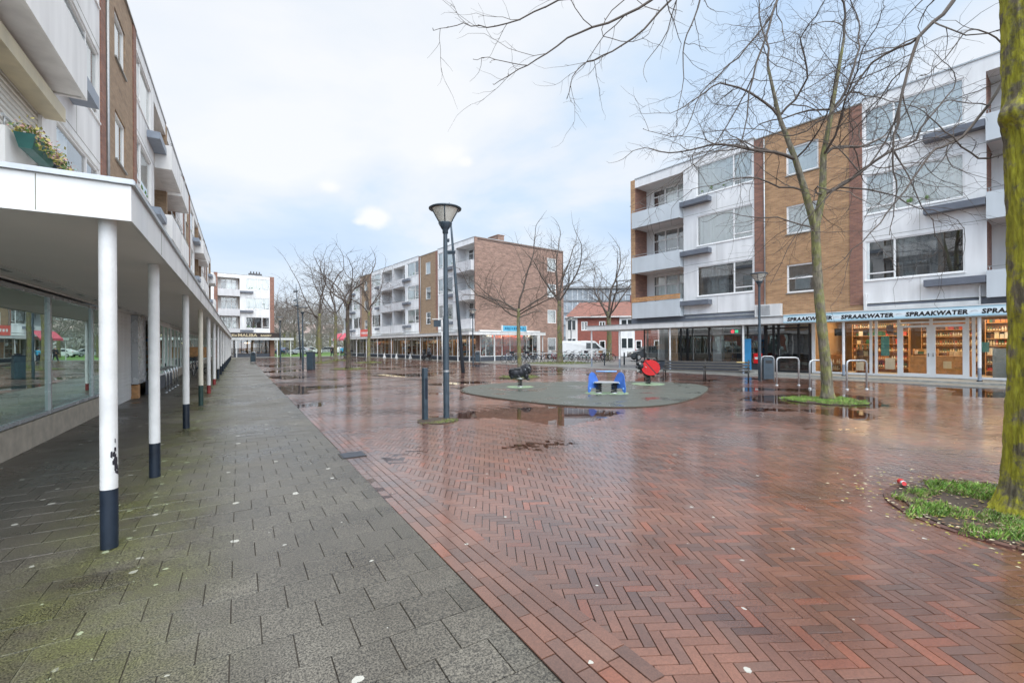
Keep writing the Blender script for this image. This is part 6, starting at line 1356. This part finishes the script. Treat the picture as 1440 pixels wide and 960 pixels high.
# ------------------------------------------------------------------ vehicles
def vehicle(kind, body, loc, rz, label, group=None):
    "side profile lofted across the width; x forward"
    if kind == 'van': prof = [(-2.6, .35), (-2.6, 1.9), (-2.5, 2.02), (.75, 2.02), (1.0, 1.95), (1.75, 1.28), (2.35, 1.08), (2.55, .85), (2.6, .35)]; W = .95; L_, wr, wx = 2.6, .34, (-1.6, 1.75); belt = 1.15
    else: prof = [(-2.0, .32), (-2.05, .85), (-1.95, 1.0), (-1.6, 1.12), (-1.05, 1.43), (.1, 1.46), (.35, 1.40), (1.0, 1.0), (1.75, .82), (2.0, .66), (2.03, .32)]; W = .86; L_, wr, wx = 2.0, .31, (-1.25, 1.28); belt = .9
    o = empty("parked_van" if kind == 'van' else "parked_car", loc, rz, label=label, cat="van" if kind == 'van' else "car", group=group)
    k = len(prof); m = MB()
    rows = []
    for w_, sc_ in ((-1, 0), (-.97, .6), (-.9, 1), (.9, 1), (.97, .6), (1, 0)):
        row = []
        for (x, z) in prof:
            top = max(0, (z-belt))/.9; y = W*w_*(1-.16*top); row.append((x*(1 if abs(w_) < .95 else .985), y, z-(0 if abs(w_) < .95 else .03)))
        rows.append(row)
    m.v = [p for r in rows for p in r]
    for j in range(5):
        for i in range(k): i2 = (i+1) % k; m.f.append((j*k+i, j*k+i2, (j+1)*k+i2, (j+1)*k+i))
    m.f.append(tuple(range(k))); m.f.append(tuple(range(5*k, 6*k))[::-1]); m.mi = [0]*len(m.f); m.sm = [False]*len(m.f); m.build("body", mt[body], o, bevel=.03)
    def yy(z, s): return s*(W*(1-.16*max(0, z-belt)/.9)+.004)
    for s in (-1, 1):
        if kind == 'van': ws = [[(.0, 1.2), (1.52, 1.2), (1.0, 1.78), (.0, 1.82)]]
        else: ws = [[(-1.45, .95), (-.45, .95), (-.45, 1.36), (-1.0, 1.34)], [(-.40, .95), (.75, .95), (.3, 1.33), (-.40, 1.37)]]
        for q in ws: g = MB(); g.v = [(x, yy(z, s), z) for x, z in q]; g.f = [(0, 1, 2, 3)]; g.mi = [0]; g.sm = [False]; g.build("side_window", mt['carglass'], o)
        h = MB(); h.box(L_-.16, L_-.02 if kind == 'van' else L_, s*(W-.30), s*(W-.06), .68, .86) if s > 0 else h.box(L_-.16, L_-.02 if kind == 'van' else L_, -(W-.06), -(W-.30), .68, .86); h.build("headlight", mt['lampglass'], o)
        h = MB(); a_, b_ = sorted((s*(W-.18), s*(W-.02))); h.box(-L_-.012, -L_+.03, a_, b_, .75, 1.0); h.build("tail_light", mt['red'], o)
        mi_ = MB(); a_, b_ = sorted((s*W, s*(W+.16))); xm = 1.25 if kind == 'van' else .62; mi_.box(xm, xm+.1, a_, b_, belt+.02, belt+.2); mi_.build("mirror", mt['black'], o)
        for x in wx:
            w_ = MB(); Tm = Matrix.Translation((x, s*(W-.06), wr)) @ Matrix.Rotation(PI/2, 4, 'X'); base = len(w_.v); w_.lathe([(0, -.1), (wr*.62, -.1), (wr*.95, -.1), (wr, -.06), (wr, .06), (wr*.95, .1), (wr*.62, .1), (0, .1)], n=22); w_.v = [tuple(Tm @ Vector(v)) for v in w_.v]; wo = w_.build("wheel", mt['tyre'], o)
            r_ = MB(); r_.lathe([(wr*.6, -.104), (0, -.107)], n=14); r_.lathe([(wr*.6, .104), (0, .107)], n=14); r_.v = [tuple(Tm @ Vector(v)) for v in r_.v]; r_.build("rim", mt['galv'], wo)
    ws = MB()
    if kind == 'van': q = [(1.02, 1.93), (1.72, 1.31)]
    else: q = [(.38, 1.385), (.98, 1.02)]
    (xa, za), (xb, zb) = q; ws.v = [(xa+.03, yy(za, -1)*.9, za+.012), (xa+.03, yy(za, 1)*.9, za+.012), (xb+.03, yy(zb, 1)*.93, zb+.012), (xb+.03, yy(zb, -1)*.93, zb+.012)]; ws.f = [(0, 1, 2, 3)]; ws.mi = [0]; ws.sm = [False]; ws.build("windscreen", mt['carglass'], o)
    b = MB(); b.box(L_-.06, L_+.03, -W*.9, W*.9, .32, .5); b.box(-L_-.03, -L_+.06, -W*.9, W*.9, .32, .5); b.build("bumper", mt['black'], o)
    return o
cx, cy = P2(826, 507.0)
vehicle('van', 'vanwhite', (32.6, 38.6, -.02), math.radians(-38), "white panel van parked behind the row of bicycles")
vehicle('car', 'cardark', (36.0, 32.8, -.02), math.radians(150), "dark grey hatchback parked right of the white van")
vehicle('car', 'carsilver', (40.0, 33.0, -.02), math.radians(150), "silver car parked behind the dark hatchback")
vehicle('car', 'carsilver', (29.5, 43.2, -.02), math.radians(-38), "pale car half hidden left of the white van")
for i, (x, y, c_, rz, lb) in enumerate(((10.5, 99, 'carsilver', 2.6, "silver car far up the street, leftmost of the distant cars"), (13.0, 104, 'vanwhite', .1, "white car far up the street, second from the left"), (16.4, 106, 'carsilver', 2.8, "silver car far up the street behind the leftmost plaza tree"), (19.8, 104, 'vanwhite', .2, "white car far up the street left of the walking people"), (22.8, 103, 'cardark', 2.7, "dark car far up the street behind the walking people"), (7.5, 101, 'carblue', 1.2, "blue car far up the street beside the floodlight mast foot"))):
    vehicle('car', c_, (x, y, 0), rz, lb, "distant cars parked up the street")

# ------------------------------------------------------------------ people
def person(x, y, rz, coat, legs, hair, label, step=.25, h=1.72, bag=None):
    o = empty("person", (x, y, 0), rz, label=label, cat="person"); s = h/1.75
    def skin(name, verts, edges, rad, mat):
        me = bpy.data.meshes.new(name); me.from_pydata([tuple(c*s for c in v) for v in verts], edges, []); ob = bpy.data.objects.new(name, me); C.objects.link(ob)
        ob.modifiers.new("k", 'SKIN'); ob.modifiers.new("b", 'SUBSURF').levels = 1
        for i, r in enumerate(rad): me.skin_vertices[0].data[i].radius = (r[0]*s, r[1]*s) if hasattr(r, '__len__') else (r*s, r*s)
        me.skin_vertices[0].data[0].use_root = True
        dg = bpy.context.evaluated_depsgraph_get(); m2 = bpy.data.meshes.new_from_object(ob.evaluated_get(dg)); ob.modifiers.clear(); ob.data = m2; m2.materials.clear(); m2.materials.append(mat)
        for p in m2.polygons: p.use_smooth = True
        ob.parent = o; return ob
    k = step
    V = [(0,0,.93), (0,0,1.15), (0,0,1.38), (0,0,1.50), (0.02,0,1.62), (.02,0,1.72), (-.0,.10,.90), (k*.45,.10,.50), (k*.9,.10,.08), (k*.9+.14,.10,.03), (0,-.10,.90), (-k*.3,-.10,.50), (-k*1.0,-.10,.10), (-k*1.0+.13,-.10,.03), (0,.19,1.40), (-.06,.24,1.12), (.06,.25,.88), (.1,.25,.80), (0,-.19,1.40), (.06,-.24,1.12), (.16,-.25,.90), (.2,-.25,.83)]
    E_ = [(0,1),(1,2),(2,3),(3,4),(4,5),(0,6),(6,7),(7,8),(8,9),(0,10),(10,11),(11,12),(12,13),(2,14),(14,15),(15,16),(16,17),(2,18),(18,19),(19,20),(20,21)]
    rd = [(.15,.12), (.14,.11), (.15,.11), .055, (.095,.08), (.07,.065), .09, .065, .045, .04, .09, .065, .045, .04, .065, .05, .035, .03, .065, .05, .035, .03]
    skin("body", V, E_, rd, mt['skin'])
    c = skin("coat", [(0,0,.78), (0,0,1.0), (0,0,1.2), (0,0,1.40), (0,0,1.47), (0,.20,1.40), (-.06,.25,1.12), (.05,.26,.92), (0,-.20,1.40), (.06,-.25,1.12), (.15,-.26,.94)], [(0,1),(1,2),(2,3),(3,4),(3,5),(5,6),(6,7),(3,8),(8,9),(9,10)], [(.19,.15), (.18,.14), (.17,.13), (.17,.125), .08, .085, .068, .055, .085, .068, .055], mt[coat])
    skin("trousers", [(0,0,.88), (0,.10,.86), (k*.45,.10,.50), (k*.9,.10,.12), (0,-.10,.86), (-k*.3,-.10,.50), (-k,-.10,.14)], [(0,1),(1,2),(2,3),(0,4),(4,5),(5,6)], [(.15,.13), .10, .078, .06, .10, .078, .06], mt[legs])
    hb_ = MB(); hb_.lathe([(0, .13), (.07, .115), (.105, .06), (.108, 0), (.09, -.06)], (0, 0, 1.68*s), 14); hb_.build("hair", mt[hair], o)
    if bag: m = MB(); m.box(.08, .34, -.36, -.24, .45, .80); m.build("bag", mt[bag], o)
    return o
person(11.2, 67.6, 1.9, 'coatdark', 'jeans', 'hairgrey', "person with pale hair in a dark coat walking behind the mossy tree")
person(12.4, 67.0, 1.9, 'coatblue', 'jeans', 'goods_dark', "person in a bright blue coat walking right of the dark coated one", h=1.6)

# ------------------------------------------------------------------ street behind: terrace with red roof and grey office block
def terrace():
    ax, ay = 38.6, 49.6; bx, by = 49.5, 41.0; an = math.atan2(by-ay, bx-ax); o = empty("terraced_house", (ax, ay, 0), an, label="red brick terrace with red tiled roof behind the white van", cat="house"); B = o
    L_ = 24; op = []; 
    for i in range(9):
        for z in (.9, 3.5): op.append((1.9+i*2.4, 2.75+i*2.4, z, z+1.25))
    white = [(-.2, 1.4), (7.0, 9.0), (13.4, 15.2), (20, 22)]
    op2 = [q for q in op if not any(a-.3 < (q[0]+q[1])/2 < b+.3 for a, b in white)]
    m = MB(); wall(m, 0, L_, 0, 5.5, op2, 0, .1); m.quad((0, 0, 0), (0, 8, 0), (0, 8, 5.5), (0, 0, 5.5)); m.f.append((len(m.v), len(m.v)+1, len(m.v)+2)); m.v += [(0, 0, 5.5), (0, 8, 5.5), (0, 4, 7.6)]; m.mi.append(0); m.sm.append(False); m.build("wall", mt['farbrick'], o)
    for a, b in white:
        m = MB(); m.box(a, b, -.15, .0, 0, 5.5); m.build("white_bay", mt['whitewall'], o)
        for z in (1.0, 3.5):
            f = MB(); f.box(a+.2, b-.2, -.19, -.151, z, z+1.5); w_ = f.build("window", mt['whiteframe'], o); p = MB(); h_ = (b-a-.4)/2
            for q in range(2): p.box(a+.28+q*h_, a+.12+(q+1)*h_, -.195, -.191, z+.1, z+1.4)
            p.build("pane", mt['carglass'], w_)
    for (a, b, z0, z1) in op2: window(o, a, b, z0, z1, .03, fw=.13, gmat='glassdark', mull=((a+b)/2,) if z0 > 3 else ())
    rb = MB(); rb.quad((0, .5, 0), (L_, .5, 0), (L_, .5, 5.5), (0, .5, 5.5)); rb.build("room_back", mt['room'], o)
    r = MB(); r.quad((-.3, -.5, 5.35), (L_, -.5, 5.35), (L_, 4, 7.7), (1.8, 4, 7.7)); r.quad((L_, 8.5, 5.35), (-.3, 8.5, 5.35), (1.8, 4, 7.7), (L_, 4, 7.7)); r.f.append((len(r.v), len(r.v)+1, len(r.v)+2)); r.v += [(-.3, 8.5, 5.35), (-.3, -.5, 5.35), (1.8, 4, 7.7)]; r.mi.append(0); r.sm.append(False); ro = r.build("roof", mt['rooftile'], o)
    g = MB(); g.box(-.35, L_, -.6, -.48, 5.25, 5.4); g.build("gutter", mt['white'], o)
    c = MB(); c.box(9, 9.8, 3.6, 4.4, 7.3, 8.6); c.build("chimney", mt['farbrick'], ro)
terrace()
def office():
    o = empty("office_block", (48, 84, 0), math.atan2(-14, 26), label="long grey gridded office block rising behind the red roofs", cat="office building"); L_ = 46; H_ = 13.6
    m = MB(); m.box(0, L_, 0, 12, 0, H_); m.build("wall", mt['room'] if False else M("office_glass", (.26, .29, .32), .25, .25, .35), o)
    g = MB()
    for k in range(6): z = .6+k*2.6; g.box(-.1, L_+.1, -.14, -.001, z-.3, z+.12)
    g.build("floor_band", M("office_band", (.15, .16, .17), .6), o); g = MB()
    for i in range(int(L_/1.15)): g.box(i*1.15, i*1.15+.1, -.11, -.0015, 0, H_)
    g.build("window_mullions", M("office_mullion", (.62, .64, .65), .5), o); g = MB(); g.box(-.3, L_+.3, -.5, 12.3, H_, H_+.4); g.build("roof", M("office_roof", (.25, .26, .27), .6), o)
office()
# far houses closing the street gap
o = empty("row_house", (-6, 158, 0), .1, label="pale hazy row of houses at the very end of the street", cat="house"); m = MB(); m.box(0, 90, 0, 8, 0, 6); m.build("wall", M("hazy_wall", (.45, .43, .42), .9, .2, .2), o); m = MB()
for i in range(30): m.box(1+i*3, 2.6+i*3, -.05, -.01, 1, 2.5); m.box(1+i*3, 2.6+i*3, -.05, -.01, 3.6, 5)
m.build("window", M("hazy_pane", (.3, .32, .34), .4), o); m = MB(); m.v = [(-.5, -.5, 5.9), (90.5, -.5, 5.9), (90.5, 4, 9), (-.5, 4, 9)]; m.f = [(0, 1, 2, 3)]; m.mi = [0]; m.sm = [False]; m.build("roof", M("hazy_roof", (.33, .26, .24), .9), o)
